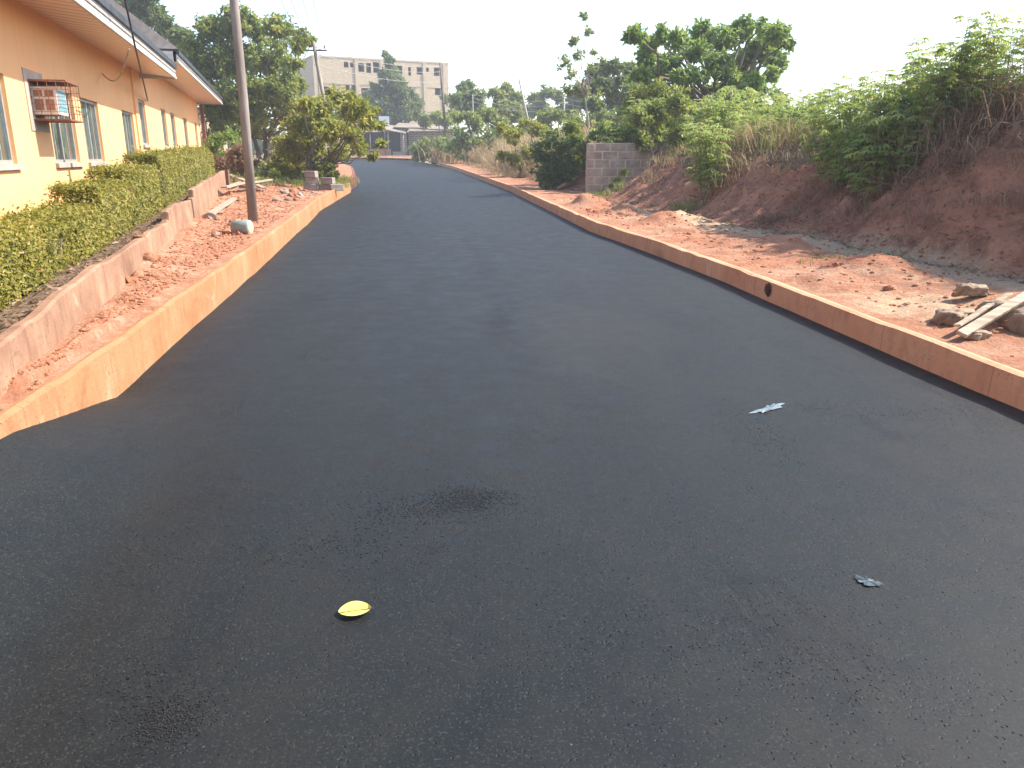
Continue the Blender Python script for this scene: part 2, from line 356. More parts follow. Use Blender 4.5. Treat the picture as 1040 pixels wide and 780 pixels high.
# foliage
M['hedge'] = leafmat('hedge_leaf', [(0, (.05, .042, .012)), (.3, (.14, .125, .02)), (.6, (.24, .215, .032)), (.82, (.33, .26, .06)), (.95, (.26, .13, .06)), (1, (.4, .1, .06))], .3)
M['leaf_mid'] = leafmat('tree_leaf', [(0, (.07, .1, .024)), (.5, (.18, .215, .045)), (1, (.4, .37, .09))], .45)
M['leaf_yellow'] = leafmat('yellow_green_leaf', [(0, (0.116, 0.130, 0.024)), (.5, (0.290, 0.286, 0.048)), (.85, (0.435, 0.364, 0.072)), (1, (0.362, 0.156, 0.060))], .4)
M['leaf_dark'] = leafmat('dark_leaf', [(0, (0.036, 0.065, 0.024)), (.5, (0.080, 0.124, 0.042)), (1, (0.160, 0.208, 0.066))], .35)
M['leaf_bright'] = leafmat('bright_leaf', [(0, (0.058, 0.104, 0.030)), (.5, (0.145, 0.247, 0.054)), (1, (0.348, 0.416, 0.096))], .4)
M['leaf_far'] = leafmat('far_leaf', [(0, (0.072, 0.104, 0.036)), (.5, (0.131, 0.182, 0.054)), (1, (0.232, 0.260, 0.096))], .4)
M['leaf_cassava'] = leafmat('palmate_leaf', [(0, (.13, .2, .05)), (.5, (.26, .36, .09)), (.85, (.42, .46, .14)), (1, (.5, .4, .13))], .5)
M['leaf_dry'] = leafmat('dry_leaf', [(0, (.1, .055, .035)), (.5, (.2, .12, .075)), (1, (.36, .25, .16))], .25, .8, tcol=(.5, .36, .2))
M['grass_dry'] = leafmat('dry_grass_blade', [(0, (.22, .15, .075)), (.5, (.42, .31, .16)), (1, (.58, .46, .26))], .3, .7, tcol=(.5, .36, .2))
M['grass_green'] = leafmat('green_grass_blade', [(0, (.06, .1, .02)), (.5, (.15, .2, .05)), (1, (.36, .33, .12))], .35, .6)
M['fallen'] = simple('yellow_leaf_blade', (.42, .4, .07), (.52, .5, .14), 30, .45, .2, .002)

# ------------------------------------------------------------------ ground and road
WA, WB = -1.5, -.285                     # retaining wall line x = WA + WB*y
def WX(y): return WA + WB * y
RW_END = 22.4
def walltop(y): return float(np.interp(y, [-5, 4, 6.3, 10.45, 10.5, 13.75, 13.8, 22.4], [.5, .56, .64, .69, .84, .81, .97, 1.16]))
def zL(x, y):
    """left ground height"""
    u = LX(y) - x; k = .31
    z = g(y) + k
    if u < .16: return z
    z += .05 * nz2(x, y, .9, 1) + .03 * nz2(x, y, 3.2, 2) + .018 * nz2(x, y, 8, 3)
    if u < .5: z = g(y) + k + (z - g(y) - k) * (u - .16) / .34 
    wx = WX(y)
    if y < RW_END:
        z += .1 * math.exp(-((x - wx) / .3) ** 2) * (.7 + .6 * nz2(x, y, 2, 9))
        if x < wx - .06: z = min(walltop(y) - .02, .36 + .022 * y + .16 * math.exp(-(wx - x - .06) / .12)) + .03 * nz2(x, y, 2, 4)
    else:
        d = max(0, wx - x); z += .25 * min(1, d / 4) * min(1, (y - RW_END) / 6)
        z += .35 * min(1, max(0, (u - 1.5) / 4)) * min(1, max(0, (y - 24) / 5))
    return z
FOOT_Y = [-20, 3, 6, 8.7, 10, 13, 15, 18, 20, 22, 23.6, 24.6, 26, 30, 45, 70]; FOOT_U = [3.6, 3.4, 3.1, 2.8, 2.6, 2.4, 2.2, 1.7, 1.6, 1.9, 2.4, 2.4, 1.3, 1.4, 2.2, 2.5]
CR_Y = [-20, 6, 10, 11, 12, 13.2, 18, 22, 26, 34, 45, 70, 110]; CR_Z = [1.9, 2.15, 2.2, 2.2, 2.05, 1.85, 1.9, 1.85, 1.75, 1.75, 1.8, 1.75, 1.6]
def zR(x, y):
    """right ground height: a shelf behind the kerb, then a bank and a plateau"""
    u = x - RX(y); z0 = g(y) + .2
    if u < .14: return z0
    ft = float(np.interp(y, FOOT_Y, FOOT_U)) + .25 * nz2(x, y, .45, 5)
    cz = float(np.interp(y, CR_Y, CR_Z)) + .12 * nz2(x, y, .35, 6)
    w_ = float(np.interp(y, [10, 14, 17, 24, 30], [1.7, 2.3, 2.8, 2.4, 1.9])) + .3 * nz2(0, y, .4, 9)
    s = min(1, max(0, (u - ft) / w_)); s = s * s * (3 - 2 * s) * .55 + s * .45
    z = z0 + s * max(.1, cz - z0)
    z += .05 * min(1, u - .1) * nz2(x, y, 1.1, 7) + .035 * nz2(x, y, 3.5, 8) + .02 * nz2(x, y, 8, 8)
    if s > 0: z += (s * (1 - s) * 4) * (.22 * nz2(x, y, 1.3, 11) + .13 * nz2(x, y, 3.4, 12) + .07 * nz2(x, y, 7, 14) + .035 * nz2(x, y, 15, 15))
    # heaps on the shelf
    for hx, hy, hr, hh in HEAPS:
        d2 = ((x - hx) ** 2 + (y - hy) ** 2) / hr ** 2
        if d2 < 4: z += hh * math.exp(-d2 * 1.6) * (1 + .5 * nz2(x, y, 4, 13))
    if u < .5: z = z0 + (z - z0) * (u - .14) / .36
    return z
HEAPS = [(2.75, 14.6, .45, .22), (3.2, 15.3, .5, .14), (4.2, 9.2, .6, .14), (3.3, 8.2, .5, .07), (2.3, 16.8, .5, .2), (1.75, 19.0, .6, .25), (4.4, 7.0, .5, .1), (3.9, 11.3, .7, .12)]
def stations(lo, hi, fn):
    ys = [lo]
    while ys[-1] < hi: ys.append(ys[-1] + fn(ys[-1]))
    ys[-1] = hi; return ys
def ground_sheet(name, side, zf, us, ys):
    V = []; nu = len(us)
    for y in ys:
        for u in us:
            x = (LX(y) - u) if side < 0 else (RX(y) + u)
            V.append((x, y, zf(x, y)))
    V = np.array(V); n = len(ys)
    i = np.arange(n - 1)[:, None] * nu + np.arange(nu - 1)[None]; i = i.ravel()
    F = np.stack([i, i + nu, i + nu + 1, i + 1], 1) if side < 0 else np.stack([i, i + 1, i + nu + 1, i + nu], 1)
    me = np_mesh(name, V, F, M['dirt'], None, True)
    soil = []; sand = []; lit = []
    for (x, y, z) in V:
        if side > 0:
            u = x - RX(y); ft = float(np.interp(y, FOOT_Y, FOOT_U))
            soil.append(min(1, max(0, (u - ft + .25) / .5)))
            e = math.exp(-((u - (ft - .35)) / .55) ** 2) * (1 if 5 < y < 17 else .3)
            e2 = .7 * math.exp(-(((x - 3.6) / .9) ** 2 + ((y - 7) / 1.0) ** 2))
            sand.append(min(1, max(e * .9, e2)) if u > .2 else 0)
            lit.append(0 if u < ft + 1.6 else 1)
        else:
            u = LX(y) - x; wx = WX(y)
            beh = x < wx if y < RW_END else (u > 3.5 and y > 24)
            soil.append(0); sand.append(.35 if not beh else 0); lit.append(1 if beh else 0)
    for nm, arr in (('soil', soil), ('sand', sand), ('litter', lit)):
        a = me.attributes.new(nm, 'FLOAT', 'POINT'); a.data.foreach_set('value', np.array(arr, dtype=np.float32))
    o = link(name, me); tag(o, kind='structure'); return o
def ufn(y): return .06 if 2 < y < 14 else (.1 if y < 28 and y > 0 else (.3 if y < 60 and y > -3 else 4))
ys = stations(-20, 28, ufn) + stations(28.3, 400, lambda y: .3 if y < 60 else (2 if y < 120 else 20))
us = [0, .13, .16] + list(np.arange(.22, 6.5, .065)) + list(np.arange(6.6, 12, .35)) + list(np.arange(12.5, 30, 2)) + [40, 70, 150, 400]
ground_l = ground_sheet('ground', -1, zL, us, ys)
us2 = [0, .12, .15] + list(np.arange(.2, 6.8, .065)) + list(np.arange(6.9, 14, .35)) + list(np.arange(14.5, 40, 2)) + [50, 80, 150, 400]
ground_r = ground_sheet('ground', 1, zR, us2, ys)

def road():
    ysr = stations(-20, 100, lambda y: .15 if 0 < y < 8 else (.4 if y < 40 else 1.2)); nu = 60; V = []
    for y in ysr:
        l, r = LX(y), RX(y)
        for k in range(nu + 1):
            t = k / nu; x = l + (r - l) * t
            z = g(y) + .03 * math.sin(math.pi * t) + .008 * nz2(x, y, .6, 3)
            ramp = float(np.interp(y, [-5, 2.9, 3.5, 4.9], [.28, .28, .26, 0])); dl = x - l
            z += ramp * max(0, 1 - dl / .75) ** 1.6
            V.append((x, y, z))
    n = len(ysr); i = (np.arange(n - 1)[:, None] * (nu + 1) + np.arange(nu)[None]).ravel()
    F = np.stack([i, i + 1, i + nu + 2, i + nu + 1], 1)
    me = np_mesh('road', np.array(V), F, M['asphalt'], None, True)
    tag(link('road', me), kind='structure')
road()
def strip(name, pts, mat, along=None):
    """pts: list of cross sections (each list of points) -> sheet with 'along' attribute"""
    k = len(pts[0]); V = [p for c in pts for p in c]; n = len(pts)
    F = [(i * k + j, i * k + j + 1, (i + 1) * k + j + 1, (i + 1) * k + j) for i in range(n - 1) for j in range(k - 1)]
    me = np_mesh(name, np.array(V, float), np.array(F), mat, None, False)
    if along is None:
        along = [0]
        for a, b in zip(pts[:-1], pts[1:]): along.append(along[-1] + (Vector(b[0]) - Vector(a[0])).length)
    al = np.repeat(np.array(along, dtype=np.float32), k)
    a = me.attributes.new('along', 'FLOAT', 'POINT'); a.data.foreach_set('value', al)
    return me
def kerb(side, y0, y1, h, mat):
    P = []
    for y in stations(y0, y1, lambda y: .25):
        x = LX(y) if side < 0 else RX(y); z = g(y)
        i = .012 * nz2(x, y, 1.5, 21); q = .014 * nz2(x, y, 2.3, 22) + .012 * nz2(x, y, 9, 22) + .008 * nz2(x, y, 23, 24)
        s = -side   # towards the road
        P.append([(x + s * (.03 + i), y, z - .15), (x + s * (.025 + i), y, z + h * .6), (x + s * (.02 + i), y, z + h + .004 + q),
                  (x + s * (-.02 + i), y, z + h + .016 + q), (x - s * .055, y, z + h + .01 + q * .5), (x - s * .1, y, z + h - .05)])
    if side > 0: P = [c for c in P]
    me = strip('kerb', P, mat); o = link('kerb', me); tag(o, kind='structure'); return o
kerb(-1, -6, 28.3, .31, M['kerb_l']); kerb(1, -6, 66, .20, M['kerb_r'])
# raw earth cut where the left kerb stops
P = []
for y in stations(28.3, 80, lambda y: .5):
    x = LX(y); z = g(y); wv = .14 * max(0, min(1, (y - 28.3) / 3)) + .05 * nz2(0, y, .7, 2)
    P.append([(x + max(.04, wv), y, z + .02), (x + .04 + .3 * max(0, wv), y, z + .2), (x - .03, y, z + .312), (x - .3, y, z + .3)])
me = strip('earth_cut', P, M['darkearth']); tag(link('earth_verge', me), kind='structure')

# ------------------------------------------------------------------ retaining wall
def retaining():
    P = []; ys_ = sorted(stations(-3, 22.4, lambda y: .2) + [10.46, 10.49, 13.76, 13.79])
    for y in ys_:
        x = WX(y); t = walltop(y) + .035 * nz2(x, y, 1.7, 5) + .018 * nz2(x, y, 7, 5); b = zL(x + .3, y) - .25; j = .03 * nz2(x, y, 2, 6)
        P.append([(x + .02 + j, y, b), (x + .01 + j, y, (b + t) / 2), (x + j, y, t), (x - .02, y, t + .012), (x - .085, y, t + .004), (x - .1, y, b)])
    me = strip('retaining_wall', P, M['retain']); o = link('retaining_wall', me)
    # end cap
    c = P[-1]; mb = MB(); mb.obox((c[5][0], 22.4, c[0][2]), (.18, 0, 0), (0, .12, 0), (0, 0, c[2][2] - c[0][2] + .02))
    e = mb.build('end_pier', M['retain'], o)
    tag(o, 'low stained retaining wall stepping up below the clipped hedge', 'retaining wall')
retaining()

# ------------------------------------------------------------------ bungalow
HA, HB = -3.4, -.285
hd = Vector((HB, 1, 0)).normalized()      # along the wall, away from camera
hn = Vector((hd.y, -hd.x, 0))             # out of the wall towards the road
def hp(y, out=0, z=0):
    p = Vector((HA + HB * y, y, 0)) + hn * out; p.z = z; return p
LEN = 1 / hd.y
def wall_open(mb, o, d, length, z0, z1, thick, nrm, ops, m=0):
    """wall of boxes with rectangular openings (s0,s1,za,zb)"""
    xs = sorted({0, length, *[a for q in ops for a in q[:2]]})
    for a, b in zip(xs[:-1], xs[1:]):
        if b - a < 1e-5: continue
        hs = sorted([(q[2], q[3]) for q in ops if q[0] <= a + 1e-6 and q[1] >= b - 1e-6]); z = z0
        for za, zb in hs + [(z1, z1)]:
            if za > z + 1e-5: mb.obox(o + d * a + Vector((0, 0, z - o.z)), d * (b - a), -nrm * thick, Vector((0, 0, za - z)), m)
            z = max(z, zb)
def along_attr(ob, d):
    me = ob.data; co = np.zeros(len(me.vertices) * 3, dtype=np.float32); me.vertices.foreach_get('co', co)
    al = co.reshape(-1, 3) @ np.array(d, dtype=np.float32)
    a = me.attributes.new('along', 'FLOAT', 'POINT'); a.data.foreach_set('value', al.astype(np.float32)); return ob
house = empty('bungalow', hp(14, -3), 'single storey orange bungalow with white fascia boards behind the hedge', 'house')
S1 = (-2.0, 20.15); S2 = (20.15, 36.3)
W1 = [(7.0, 8.4), (9.2, 10.66), (12.5, 14.05), (14.65, 16.05), (18.45, 19.85)]
W2 = [(20.6, 21.6), (24.5, 25.5), (26.6, 27.7), (30.2, 31.3), (34.2, 35.1)]
SILL1, HEAD1, SILL2, HEAD2 = 1.42, 2.52, 1.81, 2.9
acy0, acy1, acz0, acz1 = 11.7, 12.2, 2.08, 2.46
mb = MB(); o1 = hp(S1[0])
ops = [((a - S1[0]) * LEN, (b - S1[0]) * LEN, SILL1, HEAD1) for a, b in W1]
wall_open(mb, o1, hd, (S1[1] - S1[0]) * LEN, .2, 3.75, .23, hn, ops); mb.build('wall', M['paint'], house)
mb = MB(); o2 = hp(S2[0], .04)
ops = [((a - S2[0]) * LEN, (b - S2[0]) * LEN, SILL2, HEAD2) for a, b in W2]
wall_open(mb, o2, hd, (S2[1] - S2[0]) * LEN, .2, 4.0, .33, hn, ops)
mb.obox(hp(36.3, .04, .2), -hn * 8, hd * -.23, (0, 0, 3.9)); mb.build('wall', M['paint'], house)
mb = MB(); mb.obox(hp(-2, -.35, 0.25), hd * 38, -hn * 7, (0, 0, .05)); mb.obox(hp(-2, -7.4, 0.25), hd * 39, -hn * .2, (0, 0, 3.3)); mb.build('rear_wall', M['paint'], house)
def window(y0, y1, z0, z1, out, n=2):
    d = hd * ((y1 - y0) * LEN); L_ = d.length; o = hp(y0, out - .05, z0); up = Vector((0, 0, 1)); h = z1 - z0
    fr = MB(); f = .05
    fr.obox(o, hd * f, -hn * .06, up * h); fr.obox(o + hd * (L_ - f), hd * f, -hn * .06, up * h)
    fr.obox(o + hd * f, hd * (L_ - 2 * f), -hn * .06, up * f); fr.obox(o + hd * f + up * (h - f), hd * (L_ - 2 * f), -hn * .06, up * f)
    fr.obox(o + hd * (L_ / 2 - .035) + up * f - hn * .01, hd * .07, -hn * .045, up * (h - 2 * f))
    for s_ in (.25, .75): fr.obox(o + hd * (L_ * s_ - .012) + up * f - hn * .012, hd * .024, -hn * .03, up * (h - 2 * f))
    fo = fr.build('window', M['alu'], house)
    g_ = MB(); g_.obox(o + hd * .03 + up * .03 - hn * .03, hd * (L_ - .06), -hn * .01, up * (h - .06)); g_.build('pane', M['glass'], fo)
    c_ = MB(); n_ = 14   # curtain folds behind the glass
    for sgn in (0, 1):
        V = []; 
        for k in range(n_ + 1):
            s_ = (.04 + k / n_ * .3) if sgn == 0 else (.96 - k / n_ * .3)
            q_ = o + hd * (L_ * s_) - hn * (.13 + .025 * (k % 2)); V += [q_, q_ + up * h]
        c_.add(V, [(2 * k, 2 * k + 2, 2 * k + 3, 2 * k + 1) for k in range(n_)])
    c_.build('curtain', M['mortar'], fo)
    s = MB(); s.obox(hp(y0, out - .06, z0 - .07) - hd * .06, hd * (L_ + .12), hn * .11, up * .068); s.build('sill', M['mortar'], fo)
for a, b in W1: window(a, b, SILL1, HEAD1, 0)
for a, b in W2: window(a, b, SILL2, HEAD2, .04)
# eaves: soffit, fascia, dark roof edge, roof
def eave(y0, y1, zs_wall, z, ov, hf, zback, yend_wall):
    mb = MB(); mb.add([hp(y0, -.01, zs_wall), hp(y1, -.01, zs_wall), hp(y1, ov - .03, z), hp(y0, ov - .03, z)], [(0, 3, 2, 1)])
    along_attr(mb.build('soffit', M['soffit'], house), hd)
    mb = MB(); mb.obox(hp(y0, ov - .03, z - .03), hd * ((y1 - y0) * LEN), hn * .03, (0, 0, hf))
    mb.obox(hp(y0, ov + .003, z - .03), hd * ((y1 - y0) * LEN), hn * .02, (0, 0, .05)); mb.obox(hp(y1, -7.9, z - .03), hn * (8 + ov - .1), hd * .03, (0, 0, hf))
    mb.build('fascia', M['white'], house)
    mb = MB(); mb.obox(hp(y0, ov + .003, z - .03 + hf * .55), hd * ((y1 - y0) * LEN), hn * .012, (0, 0, .025)); mb.build('groove_line', M['concrete'], house)  # thin grey box stands in for the dark line of a fascia groove
    mb = MB(); mb.obox(hp(y0, ov - .02, z - .03 + hf + .003), hd * ((y1 - y0) * LEN + .05), hn * .07, (0, 0, .11)); mb.build('roof_edge', M['black_edge'], house)
def roof(y0, y1, ov, z, ridge_in, rise, hip):
    up = Vector((0, 0, 1)); a, b = hp(y0 - .1, ov, z), hp(y1 + .1, ov, z); back = -hn * (2 * ridge_in)
    r0, r1 = hp(y0 + hip, ov - ridge_in, z + rise), hp(y1 - hip, ov - ridge_in, z + rise)
    c, d = a + back, b + back
    for (pts, dr) in (([a, b, r1, r0], hd), ([d, c, r0, r1], hd), ([c, a, r0], hn), ([b, d, r1], hn)):
        mb = MB(); mb.add(pts, [tuple(range(len(pts)))]); mb.add([p - up * .04 for p in pts], [tuple(range(len(pts)))[::-1]])
        along_attr(mb.build('roof', M['roof'], house), dr)
eave(-3, 21.3, 3.56, 3.46, .9, .24, 0, 0); eave(21.2, 37.7, 3.84, 3.84, 1.0, .2, 0, 0)
roof(-3, 21.2, .93, 3.79, 4.3, .95, 4.0); roof(21.5, 37.7, 1.03, 4.16, 5.6, 4.6, 5.6)
mb = MB(); mb.obox(hp(21.17, -8.5, 3.78), hn * 9.4, hd * .03, (0, 0, .3)); mb.build('fascia', M['white'], house)
mb = MB(); mb.obox(hp(36.6, .1, .3), hn * .14, hd * .4, (0, 0, 3.45)); mb.build('post', M['rust'], house)
def onplane(px, py, out):
    u = (px - 520) / 800.0; v = (390 - py) / 800.0; rx, ry, rz = u, CP + v * SP, -SP + v * CP
    A0 = hp(0, out); t = (A0.x * 1.0 - HB * A0.y) / (rx - HB * ry)
    return Vector((rx * t, ry * t, CH + rz * t))
mb = MB(); pA, pB = at(126, -18, 15.2), at(150, 101, 21.4)
mb.tube([onplane(119, -40, 1.03), onplane(127, 0, 1.03), onplane(136, 42, 1.0), onplane(150, 102, .07)], .017, 8)
mb.build('service_pipe', M['wire_dark'], house)
mb = MB(); a, b = onplane(131, 50, .97), onplane(104, 75, .02)
mb.tube([a.lerp(b, t / 8) - Vector((0, 0, .3 * math.sin(math.pi * t / 8))) for t in range(9)], .012, 6); mb.build('cable', M['wire'], house)

# air conditioner in its cage
ac = empty('air_conditioner', hp(acy0, .2, acz0), 'boxy window air conditioner poking out of the orange wall', 'air conditioner')
mb = MB(); dl = (acy1 - acy0) * LEN
mb.obox(hp(acy0, .004, acz0), hd * dl, hn * .33, (0, 0, acz1 - acz0)); mb.build('casing', M['ac'], ac, .012)
mb = MB()
for i in range(2):
    for j, (za, zb) in enumerate(((.06, .21), (.25, .33))):
        o = hp(acy0, .04 + i * .14, acz0 + za) - hd * .004; mb.obox(o, hn * .11, hd * .0035, (0, 0, zb - za))
mb.build('side_vent', M['vent'], ac)
mb = MB(); mb.obox(hp(acy0, .331, acz0 + .05) + hd * .06, hd * (dl - .12), hn * .008, (0, 0, acz1 - acz0 - .1)); mb.build('rear_grille', M['ac_blue'], ac)
mb = MB(); y0, y1, z0, z1 = acy0 - .22, acy1 + .2, acz0 - .22, acz1 + .22
yy0, yy1 = hp(y0, 0, 0), hp(y1, 0, 0); Lp = (y1 - y0) * LEN; up = Vector((0, 0, 1))
mb.obox(hp(y0, .001, z0), hd * Lp, hn * .012, up * (acz0 - z0 - .003)); mb.obox(hp(y0, .001, acz1 + .003), hd * Lp, hn * .012, up * (z1 - acz1 - .003))
mb.obox(hp(y0, .001, acz0 - .003), hd * ((acy0 - y0) * LEN - .003), hn * .012, up * (acz1 - acz0 + .006)); mb.obox(hp(acy1, .001, acz0 - .003) + hd * .003, hd * ((y1 - acy1) * LEN), hn * .012, up * (acz1 - acz0 + .006))
mb.build('plaster_surround', M['mortar'], house)
cg = empty('security_cage', hp(acy0, .3, acz0), 'rusty steel bar cage bolted round the window air conditioner', 'cage')
mb = MB(); c0, c1, cz0, cz1, co_ = acy0 - .07, acy1 + .22, acz0 - .06, acz1 + .06, .47
def cb(p, q, r=.0042): mb.tube([p, q], r, 6)
for z in np.linspace(cz0, cz1, 6):
    cb(hp(c0, .013, z), hp(c0, co_, z)); cb(hp(c1, .013, z), hp(c1, co_, z)); cb(hp(c0, co_, z), hp(c1, co_, z))
for t in np.linspace(0, 1, 6): y = c0 + (c1 - c0) * t; cb(hp(y, co_, cz0), hp(y, co_, cz1))
for t in np.linspace(0, 1, 5): 
    for yy in (c0, c1): cb(hp(yy, .013 + (co_ - .013) * t, cz0), hp(yy, .013 + (co_ - .013) * t, cz1))
mb.build('bars', M['rust'], cg)
mb = MB(); mb.obox(hp(c0, .013, cz1), hd * ((c1 - c0) * LEN), hn * (co_), up * .025); mb.build('top_sheet', M['rust'], cg)
mb = MB(); mb.obox(hp(c0, .013, cz0 - .02), hd * ((c1 - c0) * LEN), hn * (co_), up * .02); mb.build('bottom_tray', M['rust'], cg)

# ------------------------------------------------------------------ hedge
def htop(y): return float(np.interp(y, [-3, 5, 8.75, 8.9, 10.6, 10.75, 13.3, 13.5, 23.6, 24.6], [.86, .92, 1.0, 1.18, 1.2, 1.34, 1.36, 1.53, 1.74, 1.6]))
def hbase(y): return min(walltop(y) - .12, .36 + .022 * y)
def hfx(y): return -1.98 - .285 * y
hedge = empty('hedge', (hfx(12) - .4, 12, .6), 'clipped yellow green hedge in front of the orange bungalow wall', 'hedge')
def hedge_build():
    rng = np.random.default_rng(5)
    T = .55; V = []; Fc = []; TI = []
    def surf(n, ylo, yhi, L):
        y = rng.uniform(ylo, yhi, n); zt = np.array([htop(a) for a in y]); zb = np.array([hbase(a) for a in y])
        face = rng.random(n); d = rng.exponential(.035, n)
        fx = np.array([hfx(a) for a in y])
        lump = np.array([nz2(a, b, 2.2, 31) * .07 + nz2(a, b, 6, 32) * .05 for a, b in zip(y, rng.uniform(0, 1, n) * 0 + face * 3)])
        front = face < .52
        s = rng.random(n); topn = ~front
        x = np.where(front, fx - d + lump, fx - .03 - s * T); z = np.where(front, zb + (zt - zb) * s, zt - d + lump * .8)
        # round the top front arris, bottom ragged
        ar = front & (s > .88); x = np.where(ar, x - (s - .88) * .5, x)
        keep = ~(front & (s < .1) & (rng.random(n) < .6)); 
        sprig = topn & (rng.random(n) < .03); z = z + sprig * rng.uniform(.02, .11, n)
        N = np.where(front[:, None], np.array([[1, -.1, .35]]), np.array([[.2, 0, 1]])) + rng.normal(0, .55, (n, 3))
        D = rng.normal(0, 1, (n, 3)) + np.array([[.3, 0, .5]]); N = unit(N); D = unit(D - N * (D * N).sum(1, keepdims=True))
        cl = np.array([nz2(a * 1.0, b, 2.6, 33) for a, b in zip(y, z * 1.0)])
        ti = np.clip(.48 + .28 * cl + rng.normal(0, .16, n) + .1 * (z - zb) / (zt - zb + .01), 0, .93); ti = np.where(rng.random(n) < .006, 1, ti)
        C = np.stack([x, y, z], 1)[keep]; LL = L * rng.uniform(.7, 1.3, n)[keep]
        v, f, t = leaves(C, D[keep], N[keep], LL, LL * .5, ti[keep]); Fc.append(f + sum(len(q) for q in V)); V.append(v); TI.append(t)
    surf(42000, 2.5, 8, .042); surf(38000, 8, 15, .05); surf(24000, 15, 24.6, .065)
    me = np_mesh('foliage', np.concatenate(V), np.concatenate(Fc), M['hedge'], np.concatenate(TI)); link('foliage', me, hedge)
    # solid bark-brown core put in to block gaps seen through the leaves
    P = []
    for y in stations(2.2, 24.4, lambda y: .2):
        a, b = hfx(y), htop(y) - .09; zb = hbase(y) - .1
        P.append([(a - .16, y, zb), (a - .1 + .03 * nz2(y, 1, 3, 1), y, zb + .3), (a - .12, y, b - .1), (a - .2, y, b), (a - T + .12, y, b), (a - T + .1, y, zb)])
    me = strip('inner_core', P, M['bark']); link('inner_core', me, hedge)
    mb = MB()
    for k in range(150):
        y = 2.5 + 21.5 * random.random() ** 1.3; x = hfx(y) - random.uniform(.05, .5)
        mb.tube([(x, y, hbase(y) - .03), (x + random.uniform(-.05, .1), y + random.uniform(-.08, .08), hbase(y) + .3)], .009, 5)
    tag(mb.build('stems', M['bark'], hedge), kind='stuff')
random.seed(3); hedge_build()

# ------------------------------------------------------------------ generic vegetation
def canopy(rng, clusters, n_leaf, L, sub=.22, per=18, flat=.85, updir=.3, wl=.5, tint_mid=.5):
    n_leaf = int(n_leaf * .66); L = L * 1.08
    """clusters (x,y,z,r) -> leaf V,F,tint; each cluster is made of twig-end clumps"""
    cl = np.array(clusters, float); wgt = cl[:, 3] ** 2; wgt /= wgt.sum(); ncl = max(8, n_leaf // per)
    idx = rng.choice(len(cl), ncl, p=wgt)
    d = unit(rng.normal(0, 1, (ncl, 3))); rr = rng.random(ncl) ** .45 * rng.uniform(.8, 1.22, ncl)
    cc = cl[idx, :3] + d * (rr * cl[idx, 3])[:, None] * np.array([1, 1, flat])
    cr = sub * cl[idx, 3] * rng.uniform(.5, 1.2, ncl)
    ct = np.clip(tint_mid + rng.normal(0, .17, ncl), 0, 1)
    k = rng.integers(0, ncl, n_leaf)
    dd = unit(rng.normal(0, 1, (n_leaf, 3))); q = rng.random(n_leaf) ** .5
    C = cc[k] + dd * (q * cr[k])[:, None] * np.array([1, 1, .6])
    N = unit(dd * .5 + rng.normal(0, .45, (n_leaf, 3)) + np.array([0, 0, updir]))
    D = unit(dd + rng.normal(0, .5, (n_leaf, 3)) - np.array([0, 0, .25])); D = unit(D - N * (D * N).sum(1, keepdims=True))
    LL = L * rng.uniform(.65, 1.35, n_leaf)
    ti = np.clip(ct[k] + rng.normal(0, .12, n_leaf), 0, 1)
    return leaves(C, D, N, LL, LL * wl, ti), cc
def wig(a, b, n, amt, rng):
    a, b = Vector(a), Vector(b); P = []
    for i in range(n + 1):
        t = i / n; j = Vector(rng.normal(0, amt, 3)) * math.sin(math.pi * t); P.append(a.lerp(b, t) + j)
    return P
def tree(name, label, base, clusters, seed, n_leaf, L, lm, r=.15, fork=.35, bark='bark', cat='tree', group=None, stems=1, n_twig=0, **kw):
    rng = np.random.default_rng(seed); base = Vector(base)
    root = empty(name, base, label, cat, group)
    (V, F, ti), cc = canopy(rng, clusters, n_leaf, L, **kw)
    me = np_mesh('crown', V - np.array(base), F, M[lm], ti); o = link('crown', me, root, False)
    mb = MB(); cl = [Vector(c[:3]) for c in clusters]; cen = sum(cl, Vector()) / len(cl)
    zmin = min(c.z for c in cl)
    for s in range(stems):
        off = Vector((rng.normal(0, .12), rng.normal(0, .12), 0)) * (stems > 1)
        fk = base.lerp(Vector((cen.x, cen.y, max(cen.z, zmin))), fork) + Vector((rng.normal(0, .3), 0, 0)) * (stems > 1)
        mb.tube(wig(base + off - Vector((0, 0, .1)), fk, 5, r * .35, rng), list(np.linspace(r * 1.25, r * .75, 6)), 9)
        for i, c in enumerate(cl):
            if i % stems != s: continue
            P = wig(fk, c, 5, (c - fk).length * .06, rng); P[1] = P[1] + Vector((0, 0, (c - fk).length * .05))
            mb.tube(P, list(np.linspace(r * .6, r * .12, 6)), 6)
    for k in range(n_twig):
        c = Vector(cc[rng.integers(0, len(cc))]); j = min(cl, key=lambda q: (q - c).length)
        mb.tube([j, j.lerp(c, .5) + Vector(rng.normal(0, .08, 3)), c], [r * .12, r * .08, r * .03], 4)
    mb.v = [tuple(Vector(p) - base) for p in mb.v]
    me = mb.build('trunk', M[bark]); me.parent = root
    return root
def pxc(Y, lst, dep=.6):
    rs = random.Random(len(lst) * 7 + int(Y)); out = []
    for (px, py, rp) in lst:
        dy = rs.uniform(-dep, dep) * 2.2; p = at(px, py, Y + dy); out.append((p.x, p.y, p.z, rp * (Y + dy) / 815))
    return out
def copy_tree(o, parent=None):
    c = o.copy(); COL.objects.link(c)
    if parent: c.parent = parent
    for ch in [x for x in bpy.data.objects if x.parent == o]: copy_tree(ch, c)
    return c

